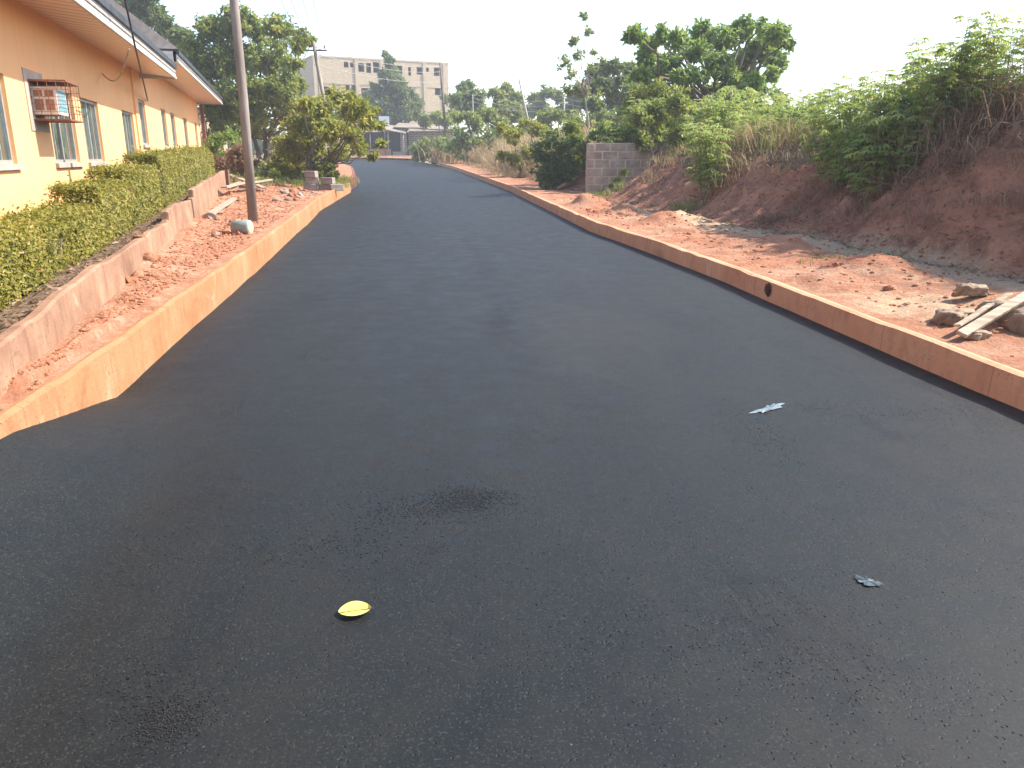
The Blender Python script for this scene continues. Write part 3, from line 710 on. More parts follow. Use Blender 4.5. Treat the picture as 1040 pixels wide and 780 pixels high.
# ------------------------------------------------------------------ trees
def gp(px, py, dz, z0=None):
    lo, hi = 0, 400
    u = (px - 520) / 800.0; v = (390 - py) / 800.0; rx, ry, rz = u, CP + v * SP, -SP + v * CP
    for _ in range(60):
        m = (lo + hi) / 2
        if CH + m * rz - g(m * ry) - dz > 0: lo = m
        else: hi = m
    return Vector((rx * lo, ry * lo, CH + rz * lo))
A = pxc(42, [(198, 48, 13), (216, 30, 17), (242, 22, 17), (262, 32, 12), (282, 26, 15), (302, 40, 12), (316, 44, 6), (205, 78, 22), (238, 62, 24), (272, 62, 24), (300, 66, 10), (222, 105, 22), (252, 98, 24), (284, 92, 20), (302, 88, 10), (258, 122, 18), (232, 128, 16), (288, 114, 14), (306, 108, 11), (298, 124, 12), (318, 126, 9), (222, 134, 10)], 1.2)
b = at(268, 165, 42); tree('broadleaf_tree', 'big spreading green tree just behind the utility pole', (b.x, 42, zL(b.x, 42)), A, 11, 46000, .21, 'leaf_mid', .12, .3, stems=3, n_twig=60, wl=.5)
B = pxc(27.5, [(344, 98, 11), (358, 110, 15), (374, 122, 11), (325, 112, 15), (303, 128, 15), (340, 132, 18), (362, 138, 13), (318, 146, 16), (345, 152, 13), (292, 148, 11), (380, 112, 6), (368, 152, 8), (310, 105, 8), (385, 126, 5), (388, 145, 6), (378, 158, 6), (300, 160, 8), (332, 162, 9)], .8)
b = at(322, 172, 27.5); tree('small_tree', 'low yellow green tree hanging over the left road edge bend', (b.x, 27.5, zL(b.x, 27.5)), B, 12, 13500, .16, 'leaf_yellow', .06, .3, stems=4, n_twig=60, wl=.42)
C_ = pxc(58, [(122, 2, 10), (138, 6, 13), (155, 14, 12), (170, 24, 10), (184, 36, 9), (150, -8, 12), (196, 48, 9), (205, 62, 9), (172, 45, 12), (190, 70, 14)], 2)
b = at(165, 160, 58); tree('broadleaf_tree', 'dark tree crown rising behind the grey bungalow roof', (b.x, 58, 1.2), C_, 13, 12000, .34, 'leaf_dark', .3, .5)
D_ = pxc(106, [(391, 55, 3), (395, 62, 5), (399, 70, 7), (393, 78, 8), (402, 84, 11), (385, 92, 8), (397, 97, 14), (412, 96, 9), (375, 98, 7), (370, 108, 7), (388, 112, 13), (408, 112, 13), (424, 104, 7), (420, 116, 8)], 1)
b = at(397, 150, 106); tree('conical_tree', 'dark pointed tree standing before the unfinished block building', (b.x, 106, 1.5), D_, 14, 12000, .5, 'leaf_dark', .35, .2)
H_ = pxc(28, [(645, 36, 10), (660, 46, 12), (672, 34, 8), (688, 42, 10), (655, 62, 9), (680, 62, 11), (712, 34, 12), (706, 52, 12), (735, 40, 14), (757, 28, 11), (775, 26, 8), (790, 34, 12), (776, 48, 14), (800, 44, 5), (788, 60, 9), (755, 62, 15), (728, 64, 15), (705, 78, 11), (745, 84, 12), (652, 76, 9), (668, 82, 10), (785, 76, 8), (766, 80, 9), (722, 94, 12), (690, 78, 8)], 1.0)
b = at(722, 150, 28); tree('broadleaf_tree', 'large leafy tree rising alone above the right bank', (b.x, 28, zR(b.x, 28)), H_, 15, 22000, .17, 'leaf_bright', .16, .35, n_twig=60, sub=.36, stems=2, wl=.55)
F_ = pxc(40, [(593, 16, 4.5), (597, 32, 4), (584, 42, 5), (576, 60, 6), (571, 66, 4), (587, 56, 5), (604, 52, 3), (582, 76, 6), (600, 72, 5), (612, 60, 3), (590, 92, 8), (606, 96, 6), (577, 92, 5)], .4)
b = at(600, 150, 40); tree('slender_tree', 'tall thin sparse tree with tufted top against the sky', (b.x, 40, zR(b.x, 40)), F_, 16, 2000, .17, 'leaf_mid', .05, .62, 'bark_pale', n_twig=40, sub=.5)
G_ = pxc(48, [(606, 74, 10), (622, 68, 9), (640, 72, 8), (596, 88, 9), (614, 86, 11), (634, 84, 9), (652, 78, 8), (665, 72, 6), (645, 92, 11), (625, 102, 10), (604, 106, 9)], 1)
b = at(628, 150, 48); tree('flat_topped_tree', 'flat topped dark tree left of the big leafy tree', (b.x, 48, 1.8), G_, 17, 11000, .26, 'leaf_dark', .16, .45)
far = [('far tree with rounded crown right beside the unfinished building', 80, [(474, 90, 8), (466, 100, 7), (484, 98, 8), (474, 108, 9), (490, 112, 7)], 'leaf_far'),
       ('far feathery tree second to the right of the building', 78, [(505, 96, 7), (515, 92, 6), (524, 100, 8), (508, 108, 8), (521, 114, 9)], 'leaf_mid'),
       ('far dark tree below the leaning pale pole', 90, [(545, 98, 8), (556, 94, 7), (566, 98, 7), (550, 110, 10), (570, 112, 9)], 'leaf_far'),
       ('far tree low behind the slender tufted tree', 84, [(585, 98, 8), (596, 104, 8), (580, 112, 9), (608, 112, 8)], 'leaf_dark'),
       ('pale far tree low between grass and sky', 110, [(455, 100, 5), (462, 108, 6), (530, 108, 6), (538, 112, 7)], 'leaf_far'),
       ('bushy tree below the right end of the unfinished building', 96, [(432, 122, 6), (444, 119, 7), (452, 122, 6), (460, 118, 7)], 'leaf_mid'),
       ('dark tree hiding the left foot of the unfinished building', 100, [(362, 108, 7), (350, 118, 8), (372, 118, 8), (338, 122, 8)], 'leaf_dark'),
       ('blue green far tree behind the flat topped tree', 75, [(640, 108, 10), (660, 104, 10), (680, 110, 10), (655, 92, 6)], 'leaf_far')]
for i, (lb, Y, cl, lm) in enumerate(far):
    cs = pxc(Y, cl, 1.2); cx = sum(c[0] for c in cs) / len(cs)
    tree('distant_tree', lb, (cx, Y, 1.4), cs, 40 + i, 4200, .42, lm, .14, .4, group='trees in the distance')
# a far-off wood along the horizon
rng = np.random.default_rng(71); cl = []
for k in range(70):
    px = rng.uniform(452, 760); Y = rng.uniform(56, 95); X = (px - 520) / 832 * Y; h = rng.uniform(.8, 1.9); cl.append((X, Y, 1.5 + h * .7, h))
(V, F, ti), _ = canopy(rng, cl, 26000, .4, per=20)
tag(link('scrub', np_mesh('scrub', V, F, M['leaf_far'], ti)), 'low green scrub filling the ground between far grass and trees', 'scrub', kind='stuff')
rng = np.random.default_rng(77); cl = []
for k in range(150):
    px = rng.uniform(-250, 1350); Y = rng.uniform(125, 190)
    if 290 < px < 470: Y = rng.uniform(165, 190)
    h = rng.uniform(2, 5.0); X = (px - 520) / 832 * Y
    cl.append((X, Y, 1.8 + h * .5, h))
(V, F, ti), _ = canopy(rng, cl, 42000, 1.0, per=20)
tag(link('far_wood', np_mesh('far_wood', V, F, M['leaf_far'], ti)), 'low hazy wood closing the horizon beyond the houses', 'wood', kind='stuff')

# bushes: label, px list, Y, material, leaf, n
bushes = [('green bush at the far corner of the bungalow', 30.5, [(222, 142, 9), (232, 136, 7), (215, 152, 8), (240, 148, 8)], 'leaf_bright', .12, 5000),
          ('brownish bush right beyond the hedge end', 29, [(242, 156, 11), (228, 166, 10), (252, 166, 10), (240, 174, 8)], 'leaf_dry', .11, 5500),
          ('yellowish thicket under the big spreading tree', 31, [(282, 146, 10), (300, 142, 10), (292, 158, 10), (312, 160, 10)], 'leaf_yellow', .12, 6000),
          ('shaded dark undergrowth below the big spreading tree', 30, [(265, 168, 8), (282, 172, 8), (300, 172, 8), (318, 170, 8), (250, 176, 7)], 'leaf_mid', .1, 5500),
          ('dark green bush leaning over the red verge', 26.5, [(562, 142, 12), (550, 152, 11), (566, 160, 13), (556, 172, 9), (576, 148, 10)], 'leaf_dark', .12, 8000),
          ('green shrub left of the block wall end', 27, [(585, 142, 8), (592, 152, 7), (580, 130, 8)], 'leaf_mid', .12, 4000),
          ('small green bush near the shed pillar', 70, [(432, 146, 8), (424, 152, 7), (442, 142, 7), (450, 150, 6)], 'leaf_mid', .25, 3000),
          ('leafy shrub under the leaning pale pole', 36, [(520, 138, 8), (510, 130, 7), (545, 130, 9), (532, 124, 6)], 'leaf_yellow', .15, 4500),
          ('rounded shrub low on the bank top at right', 17.5, [(822, 132, 10), (812, 118, 8), (828, 120, 8)], 'leaf_bright', .09, 4500),
          ('green creeper spilling down the right bank', 13.2, [(862, 166, 10), (868, 154, 11), (856, 178, 6), (882, 148, 12), (902, 146, 11), (922, 140, 11), (846, 152, 8), (940, 136, 9)], 'leaf_bright', .075, 11000),
          ('dark shrub behind the yellow green weeds on bank', 24, [(668, 112, 12), (690, 106, 12), (650, 118, 10), (712, 112, 12)], 'leaf_mid', .13, 7000),
          ('low bush at the foot of the block wall', 23.2, [(628, 182, 4), (634, 176, 4), (622, 188, 3)], 'leaf_mid', .07, 1200)]
bushes += [
           ('dead brown undergrowth below the palmate plants', 12.3, [(905, 150, 10), (925, 155, 10), (945, 160, 10), (890, 165, 8), (960, 175, 9)], 'leaf_dry', .07, 4500),
           ('green weeds hanging over the bank edge below the stand', 12.6, [(880, 138, 10), (900, 132, 11), (922, 128, 11), (944, 120, 11)], 'leaf_bright', .08, 6000),
           ('row of shaded low bushes behind the cement blocks', 28, [(262, 178, 6), (280, 178, 7), (298, 177, 7), (316, 175, 7), (334, 170, 7)], 'leaf_mid', .1, 6000),
           ('yellowish bush between the pole and the cement blocks', 30.2, [(285, 158, 9), (300, 152, 9), (315, 150, 9), (325, 160, 8)], 'leaf_yellow', .12, 5500),
           ('leafy scrub under the left side of the big lone tree', 27, [(650, 98, 12), (668, 92, 12), (640, 112, 10), (690, 98, 12), (676, 110, 12)], 'leaf_mid', .14, 8000),
           ('leafy scrub under the right side of the big lone tree', 26.5, [(752, 100, 12), (772, 92, 10), (790, 98, 9), (764, 112, 12), (735, 108, 11)], 'leaf_bright', .13, 8000)]
bushes += [('low thicket beneath the thin distant post', 62, [(468, 118, 8), (482, 122, 8), (496, 118, 8), (508, 122, 7)], 'leaf_mid', .26, 5000),
           ('low thicket beneath the short distant pole', 60, [(552, 122, 9), (568, 118, 9), (584, 120, 9), (600, 122, 9)], 'leaf_mid', .26, 5500),
           ('dark thicket below the flat topped tree', 44, [(615, 120, 11), (635, 116, 11), (655, 120, 11), (600, 130, 10)], 'leaf_dark', .2, 6500),
           ('bright shrub directly above the block wall', 25.8, [(618, 132, 9), (606, 136, 7), (634, 134, 9), (650, 130, 9)], 'leaf_bright', .12, 5500),
           ('leafy shrub spreading along the bank top left of the rounded one', 20, [(780, 122, 12), (800, 116, 10), (764, 128, 9)], 'leaf_bright', .1, 5500)]
for i, (lb, Y, cl, lm, L, n) in enumerate(bushes):
    cs = pxc(Y, cl, .35); cx = sum(c[0] for c in cs) / len(cs); zg = zL(cx, Y) if cx < LX(Y) else zR(cx, Y)
    if 'creeper' not in lb: cs += [(c[0] + .1, c[1] - .1, zg + max(c[3] * .6, (c[2] - zg) * .45), c[3] * .95) for c in cs if c[2] - zg > c[3] * 1.3]
    tree('bush', lb, (cx, Y, zg), cs, 60 + i, n, L, lm, .03, .15, cat='bush', stems=2, n_twig=20, sub=.4)

# palmate-leaved plants (stem + foliage)
def palmate_plant(seed, H, nl, lean, leafL=.18, lm='leaf_cassava'):
    rng = np.random.default_rng(seed); root = empty('leafy_plant', (0, 0, 0))
    mb = MB(); V = []; F = []; T = []; nb = 0
    nst = 2 if seed % 2 else 3
    for s in range(nst):
        hh = H * rng.uniform(.72, 1.0); a = rng.uniform(0, 6.28); top = Vector((math.cos(a) * lean, math.sin(a) * lean, hh)); P = wig((0, 0, -.1), top, 6, .04, rng)
        mb.tube(P, list(np.linspace(.016, .006, 7)), 5)
        for k in range(nl):
            t = 1 - rng.random() ** 1.3 * .72; i = min(5, int(t * 6)); p = P[i].lerp(P[i + 1], t * 6 - i)
            th = rng.uniform(0, 6.28); pl_ = rng.uniform(.12, .26); out = Vector((math.cos(th), math.sin(th), rng.uniform(-.1, .6)))
            e = p + out.normalized() * pl_; mb.tube([p, e], .0035, 3, caps=False)
            nlf = 6; base = math.atan2(out.y, out.x); tl = np.clip(.35 + .35 * t + rng.normal(0, .15), 0, 1)
            if rng.random() < .06: tl = 1.0
            ang = base + np.linspace(-1.9, 1.9, nlf); droop = rng.uniform(.15, .75)
            D = np.stack([np.cos(ang), np.sin(ang), np.full(nlf, -droop)], 1); N = np.tile(np.array([[.1, 0, 1.0]]), (nlf, 1)) + rng.normal(0, .15, (nlf, 3)) + D * .3
            LL = leafL * rng.uniform(.8, 1.2) * (1 - .25 * np.abs(np.linspace(-1, 1, nlf)))
            v, f, ti = leaves(np.tile(np.array(e), (nlf, 1)), D, N, LL, LL * .27, np.full(nlf, tl)); V.append(v); F.append(f + nb); nb += len(v); T.append(ti)
    st = mb.build('stem', M['stem'], root)
    me = np_mesh('foliage', np.concatenate(V), np.concatenate(F), M[lm], np.concatenate(T)); link('foliage', me, root, False)
    return root
protos = [palmate_plant(s, H, nl, ln) for s, H, nl, ln in ((1, 2.0, 42, .4), (2, 1.7, 36, .35), (3, 2.3, 46, .45), (4, 1.4, 32, .3))]
used = set()
def put(k, x, y, z, rz, sc, label, group, cat='plant'):
    o = protos[k] if k not in used else copy_tree(protos[k]); used.add(k)
    o.location = (x, y, z); o.rotation_euler = (0, 0, rz); o.scale = (sc, sc, sc); tag(o, label, cat, group); return o
rs = random.Random(9)
GR = 'palmate leaved plants growing along the top of the right bank'
# right hand stand
stand = [(830, 88, 16, 1), (846, 82, 15.5, 1), (862, 96, 14.5, 3), (884, 70, 14, 1), (905, 60, 13.5, 0), (924, 62, 13, 1), (938, 36, 13, 0), (955, 40, 12, 0), (972, 18, 12, 2), (990, 14, 11.5, 2), (1008, 14, 11.5, 2), (1024, 20, 11, 0), (1040, 16, 11, 2), (1062, 20, 10.5, 0), (842, 104, 14.2, 3), (856, 112, 13.8, 1), (868, 92, 13.6, 1), (884, 84, 13.2, 0), (896, 88, 12.9, 1), (910, 78, 12.6, 1), (925, 72, 12.3, 0), (940, 62, 12.1, 0), (957, 60, 11.8, 1), (964, 34, 12.6, 2), (948, 34, 12.9, 2), (985, 34, 11.8, 0), (1000, 30, 12.2, 2), (1015, 34, 11.4, 0), (1033, 30, 11.6, 2), (850, 135, 13.2, 3), (876, 130, 12.7, 3), (903, 132, 12.1, 3), (925, 122, 11.7, 3), (890, 140, 12, 3),
         (892, 98, 12.6, 3), (912, 100, 12, 3), (930, 84, 12.6, 3), (950, 70, 12.4, 1), (968, 62, 12, 1), (986, 60, 12, 3), (1004, 52, 11.6, 1), (872, 112, 12.8, 3), (898, 114, 12.6, 3), (918, 106, 12.6, 3), (1080, 30, 10, 2), (880, 85, 15, 1), (915, 80, 15, 1), (945, 70, 14.5, 0), (975, 55, 14, 0), (1000, 50, 14, 2), (1025, 50, 13, 2)]
for i, (px, py, Y, k) in enumerate(stand):
    p = at(px, py, Y); gz = zR(p.x, Y); H = (2.0, 1.7, 2.3, 1.4)[k]; sc = max(.55, min(1.35, (p.z - gz) / (H * .97)))
    put(k, p.x, Y, gz, rs.uniform(0, 6.28), sc, 'tall palmate leaved plant in the dense stand on the right bank', GR + ', right stand')
for i in range(115):   # middle stand behind the wall and on the bank top
    px = rs.uniform(622, 826); Y = rs.uniform(18.8, 27); py = rs.uniform(88, 128) + (8 if px < 650 else 0); k = rs.randrange(4)
    if px < 705: Y = rs.uniform(25.2, 28)
    if i >= 70: px = rs.uniform(706, 832); Y = rs.uniform(16.8, 21.5); py = rs.uniform(104, 132)
    p = at(px, py, Y); gz = zR(p.x, Y); H = (2.0, 1.7, 2.3, 1.4)[k]; sc = max(.35, min(1.2, (p.z - gz) / H))
    put(k, p.x, Y, gz, rs.uniform(0, 6.28), sc, 'yellow green plant in the thicket above the block wall and bank', GR + ', middle thicket')

# ------------------------------------------------------------------ grasses
def grass(name, label, regions, mat, seed, kind='stuff', cat='grass'):
    """regions: (n_tufts, fn(rng)->(x,y,z), height, blades, spread, lean)"""
    rng = np.random.default_rng(seed); V = []; F = []; T = []; nb = 0
    for n, fn, H, nbld, spread, lean, wd in regions:
        for _ in range(n):
            x, y, z = fn(rng); m = nbld; h = H * rng.uniform(.55, 1.15, m); th = rng.uniform(0, 6.28, m)
            o = np.stack([x + rng.normal(0, spread, m), y + rng.normal(0, spread, m), np.full(m, z - .03)], 1)
            d = np.stack([np.cos(th), np.sin(th), np.zeros(m)], 1) * (np.abs(rng.normal(0, lean, m)) * h)[:, None]
            sd_ = np.stack([-np.sin(th + rng.normal(0, .8, m)), np.cos(th), np.zeros(m)], 1) * (wd / 2)
            up = np.stack([np.zeros(m), np.zeros(m), h], 1)
            p0 = o; p1 = o + d * .3 + up * .55; p2 = o + d + up * (1 - np.clip(np.abs(lean) * .3, 0, .5))
            v = np.stack([p0 - sd_, p0 + sd_, p1 + sd_ * .8, p2 + sd_ * .15, p2 - sd_ * .15, p1 - sd_ * .8], 1).reshape(-1, 3)
            b_ = np.arange(m)[:, None] * 6 + nb; V.append(v); F.append(np.concatenate([b_ + np.array([[0, 1, 2, 5]]), b_ + np.array([[5, 2, 3, 4]])])); nb += len(v)
            t = np.clip(rng.normal(.5, .2) + rng.normal(0, .15, m), 0, 1); T.append(np.concatenate([t, t]))
    me = np_mesh(name, np.concatenate(V), np.concatenate(F), M[mat], np.concatenate(T)); return tag(link(name, me), label, cat, kind=kind)
def band(px0, px1, Y0, Y1, dz=0):
    def f(r):
        Y = r.uniform(Y0, Y1); X = (r.uniform(px0, px1) - 520) / 832 * Y; return X, Y, (zR(X, Y) if X > RX(Y) else zL(X, Y)) + dz
    return f
def bank(u0, u1, Y0, Y1):
    def f(r):
        Y = r.uniform(Y0, Y1); X = RX(Y) + np.interp(Y, FOOT_Y, FOOT_U) + r.uniform(u0, u1); return X, Y, zR(X, Y)
    return f
grass('dry_grass', 'tall straw coloured grass on the far right verge', [(190, bank(-.2, 3.0, 38, 66), 1.35, 36, .4, .7, .03), (150, bank(-.9, 1.0, 34, 60), .4, 30, .25, 1.4, .02), (150, bank(.2, 2.6, 28, 44), .6, 30, .25, 1.2, .018), (50, bank(2.4, 5, 27, 40), 1.3, 30, .25, .35, .02), (60, band(440, 560, 62, 80), 1.5, 24, .4, .4, .05)], 'grass_dry', 1)
grass('dry_grass', 'dry reddish grass tufts along the bank crest', [(90, bank(1.3, 3.0, 14, 30), .32, 36, .22, 1.4, .012), (90, band(740, 840, 16.0, 20), .6, 36, .2, 1.1, .012), (40, band(665, 740, 20, 25), .35, 30, .2, 1.1, .012)], 'grass_dry', 2)
grass('grass', 'green grass and weeds mixed into the bank top', [(240, bank(1.9, 6, 13, 34), .5, 28, .25, .9, .018), (90, bank(2.2, 8, 30, 55), .8, 28, .3, .8, .025), (60, bank(.3, 2.2, 30, 50), .35, 28, .3, 1.2, .02)], 'grass_green', 3)
grass('dead_grass', 'dead brown grass hanging over the shaded right bank', [(230, bank(.3, 2.6, 5.5, 14), .3, 44, .16, 2.0, .006), (110, bank(1.2, 2.6, 7, 12.5), .75, 40, .18, .8, .009)], 'leaf_dry', 4)
grass('weeds', 'small green weeds at the bank foot on red soil', [(16, bank(-.35, .2, 9, 13), .1, 26, .1, .8, .008), (5, band(690, 705, 16.5, 17.2), .35, 34, .12, .9, .012), (10, band(600, 640, 21, 23), .25, 26, .15, .7, .015), (8, band(830, 870, 9.5, 10.5), .08, 30, .12, .9, .008)], 'grass_green', 5)
grass('weeds', 'shaded weeds under the trees left of the road', [(90, band(215, 335, 25.5, 31), .35, 22, .2, .9, .02), (60, band(300, 350, 24.5, 33), .3, 24, .2, 1.1, .015)], 'grass_green', 6, cat='weeds')
# dead hanging creepers on the right
M['vine'] = simple('dead_vine', (.14, .08, .05), (.42, .31, .2), 9, .9, .2)
def creepers():
    rng = np.random.default_rng(8); mb = MB()
    for k in range(330):
        Y = rng.uniform(6.5, 13); x = RX(Y) + np.interp(Y, FOOT_Y, FOOT_U) + rng.uniform(.7, 2.2); z = zR(x, Y) + rng.uniform(.0, .5)
        sy = rng.normal(0, .35); L_ = rng.uniform(.3, 1.2); dx = -rng.uniform(.0, .7); P = []
        for t in np.linspace(0, 1, 6):
            q = Vector((x + dx * t * L_ + rng.normal(0, .03), Y + rng.normal(0, .05) + sy * t, 0)); q.z = max(zR(q.x, q.y) + .02, z + .35 * math.sin(t * 2.2) * L_ - L_ * t * t * .9); P.append(q)
        mb.tube(P, list(np.linspace(.006, .002, 6)), 4, caps=False)
    tag(mb.build('dead_creeper', M['vine']), 'tangle of dead brown stems trailing down the right bank', 'creeper', kind='stuff')
creepers()
def brush():
    rng = np.random.default_rng(55); cl = []
    for k in range(150):
        Y = rng.uniform(7, 12.5); u = np.interp(Y, FOOT_Y, FOOT_U) + rng.uniform(.7, 2.7); x = RX(Y) + u; r_ = rng.uniform(.07, .26)
        cl.append((x, Y, zR(x, Y) + r_ * .6 + max(0, rng.normal(0, .12)), r_))
    (V, F, ti), _ = canopy(rng, cl, 30000, .055, per=16, flat=.8, sub=.6, wl=.3)
    tag(link('dead_brush', np_mesh('dead_brush', V, F, M['leaf_dry'], ti)), 'withered brown leaves and twigs matted over the upper right bank', 'dead brush', kind='stuff')
brush()
# leaf litter and small debris
def litter():
    rng = np.random.default_rng(12); C = []; 
    for k in range(17000):
        if k < 14500:
            Y = rng.uniform(6, 26); x = RX(Y) + np.interp(Y, FOOT_Y, FOOT_U) + rng.uniform(-.3, 2.6); z = zR(x, Y)
        else:
            Y = rng.uniform(3.3, 22); x = WX(Y) - rng.uniform(.1, .6); z = zL(x, Y)
        C.append((x, Y, z + .008))
    C = np.array(C); n = len(C); N = unit(rng.normal(0, .35, (n, 3)) + [0, 0, 1]); D = rng.normal(0, 1, (n, 3)); D = unit(D - N * (D * N).sum(1, keepdims=True))
    v, f, t = leaves(C, D, N, rng.uniform(.03, .1, n), rng.uniform(.015, .04, n), rng.random(n))
    tag(link('leaf_litter', np_mesh('leaf_litter', v, f, M['leaf_dry'], t)), 'scattered dry leaves and straw on the red soil', 'leaf litter', kind='stuff')
litter()

# ------------------------------------------------------------------ stones, clods
def lump(seed, r, sq=(1, 1, .7), n=2, rough=.5):
    import bmesh
    bm = bmesh.new(); bmesh.ops.create_icosphere(bm, subdivisions=n, radius=r)
    for v in bm.verts:
        d = v.co.normalized(); k = 1 + rough * nz2(d.x * 1.3 + seed, d.y * 1.3 + d.z, 1.2, seed) + rough * .5 * nz2(d.x * 3 + seed, d.y * 3 - d.z * 2, 1, seed + 2)
        v.co = Vector((d.x * sq[0], d.y * sq[1], d.z * sq[2])) * r * k
    me = bpy.data.meshes.new('stone'); bm.to_mesh(me); bm.free()
    return me
def gravel():
    rng = np.random.default_rng(21); mb = MB()
    base = [lump(i, 1.0, (1, .8, .6), 1, .4) for i in range(4)]
    bv = [([v.co.copy() for v in m.vertices], [tuple(p.vertices) for p in m.polygons]) for m in base]
    for k in range(6000):
        r_ = rng.random()
        if r_ < .5:
            Y = rng.uniform(3.4, 26); x = LX(Y) - .2 - rng.random() * (LX(Y) - .3 - max(WX(Y), -7.6)) if Y > 4 else LX(Y) - .17; z = zL(x, Y)
        else:
            Y = rng.uniform(4, 22); x = RX(Y) + .2 + rng.random() ** .8 * 5; z = zR(x, Y)
        s = rng.uniform(.006, .03) * (1 + Y * .02); M3 = Matrix.Rotation(rng.uniform(0, 6.28), 3, 'Z'); V_, F_2 = bv[k % 4]
        mb.add([M3 @ v * s + Vector((x, Y, z)) for v in V_], F_2)
    tag(mb.build('gravel', M['redstone']), 'small crumbs of red earth and gravel beside both kerbs', 'gravel', kind='stuff')
gravel()
def stone(px, py, r, label, mat='stone', seed=1, side=-1, name='stone', group='loose stones on the red soil', sq=(1, .8, .65)):
    p = gp(px, py, .31 if side < 0 else .2)
    if side < 0: p.x = min(p.x, LX(p.y) - .35 - r)
    z = (zL if side < 0 else zR)(p.x, p.y); me = lump(seed, r, sq); me.materials.append(M[mat])
    o = link(name, me); o.location = (p.x, p.y, z + r * .15); o.rotation_euler = (0, 0, seed * 1.3); return tag(o, label, 'stone', group)
stone(68, 341, .07, 'pale stone on the near red strip beside a dark hollow', seed=3)
stone(74, 338, .05, 'smaller stone touching the pale one on near red strip', 'redstone', seed=4)
stone(153, 275, .1, 'nearest red clod under the hedge wall', 'redstone', seed=5)
stone(140, 286, .08, 'reddish clod leaning on the foot of the retaining wall', 'redstone', seed=6)
stone(146, 270, .08, 'small clod behind the nearest red clod', 'redstone', seed=7)
stone(133, 291, .06, 'clod beside brown litter at wall foot', 'redstone', seed=8)
stone(213, 226, .13, 'dark stone between retaining wall and grey cylinder', seed=9)
stone(216, 222, .07, 'white stone on top of the dark stone', 'concrete', seed=10)
rs = random.Random(4)
for i in range(26):
    px, py = rs.uniform(192, 250), rs.uniform(186, 240)
    if px < 228 - (py - 195) * .45: px += 25
    stone(px, py, rs.uniform(.05, .11), 'loose rubble lump on the red strip near the utility pole', rs.choice(['redstone', 'redstone', 'stone']), 20 + i, group='rubble lumps around the utility pole')
for i in range(16):
    stone(rs.uniform(275, 335), rs.uniform(188, 204), rs.uniform(.07, .15), 'pale rubble lump between the pole and stacked blocks', rs.choice(['stone', 'concrete', 'redstone']), 60 + i, group='rubble lumps before the stacked blocks')
for i in range(22):
    Y = rs.uniform(5, 18); px = 520 + 832 * (RX(Y) + rs.uniform(.35, 1.9)) / Y; q_ = Vector((RX(Y) + rs.uniform(.35, 1.9), Y, 0)); r_ = rs.uniform(.02, .055)
    me = lump(90 + i, r_, (1, .8, .7), 2, .6); me.materials.append(M['redstone']); o = link('stone', me); o.location = (q_.x, q_.y, zR(q_.x, q_.y) + r_ * .2)
    tag(o, 'small red clod on the right shelf of soil', 'stone', 'clods on the right soil shelf')

# ------------------------------------------------------------------ objects on the left strip
pb = Vector((-4.43, 13.72, 0)); pb.z = zL(pb.x, pb.y)
up_ = empty('utility_pole', pb, 'tall weathered utility pole standing on the red strip', 'utility pole')
mb = MB(); mb.tube([pb + Vector((0, 0, -.2)), pb + Vector((.02, 0, 2)), pb + Vector((.0, 0, 5)), pb + Vector((.03, 0, 8.2))], [.082, .074, .066, .058], 14); mb.build('shaft', M['pole'], up_)
mb = MB(); mb.obox(pb + Vector((-.8, -.04, 7.7)), (1.6, 0, 0), (0, .08, 0), (0, 0, .1)); mb.build('crossarm', M['wood'], up_)
for dx in (-.7, -.25, .25, .7):
    mb = MB(); q_ = pb + Vector((dx, 0, 7.8)); mb.tube([q_, q_ + Vector((0, 0, .05)), q_ + Vector((0, 0, .1)), q_ + Vector((0, 0, .15))], [.02, .045, .04, .02], 10); mb.build('insulator', M['white'], up_)
c = Vector((-4.0, 11.85, 0)); c.z = zL(c.x, c.y) + .1
mb = MB(); ax = Vector((.27, -.03, .0)); mb.tube([c - ax * .5, c - ax * .47, c + ax * .4, c + ax * .47, c + ax * .5], [.09, .105, .112, .11, .1], 22)
o = mb.build('concrete_cylinder', M['green_paint']); tag(o, 'grey green concrete cylinder lying on its side below the pole', 'concrete cylinder')
mb = MB(); mb.tube([c + ax * .501, c + ax * .52], [.098, .09], 22); mb.build('end_face', M['slab'], o)
# stacked cement blocks
def cement_block(x, y, z, rz, label):
    t = empty('cement_block', (x, y, z), label, 'cement block', 'pale cement blocks piled by the road', rz)
    mb = MB(); mb.box((0, 0, .11), (.45, .225, .22)); o = mb.build('block', M['blockgrey']); o.parent = t
    bv = o.modifiers.new('b', 'BEVEL'); bv.width = .02; bv.segments = 2; t.scale = (.84, .84, .84); return t
bx, by = -5.55, 23.8; z0 = zL(bx, by)
cement_block(bx - .36, by, z0 - .02, .1, 'bottom left block of the pale pile'); cement_block(bx + .06, by + .05, z0 - .02, -.15, 'bottom middle block of the pale pile')
cement_block(bx + .43, by - .15, z0 - .02, .5, 'bottom right block of the pale pile'); cement_block(bx - .3, by + .02, z0 + .165, .25, 'middle layer left block of the pile')
cement_block(bx + .17, by, z0 + .165, -.3, 'middle layer right block of the pile'); cement_block(bx - .32, by + .02, z0 + .35, -.35, 'topmost block of the pale pile')
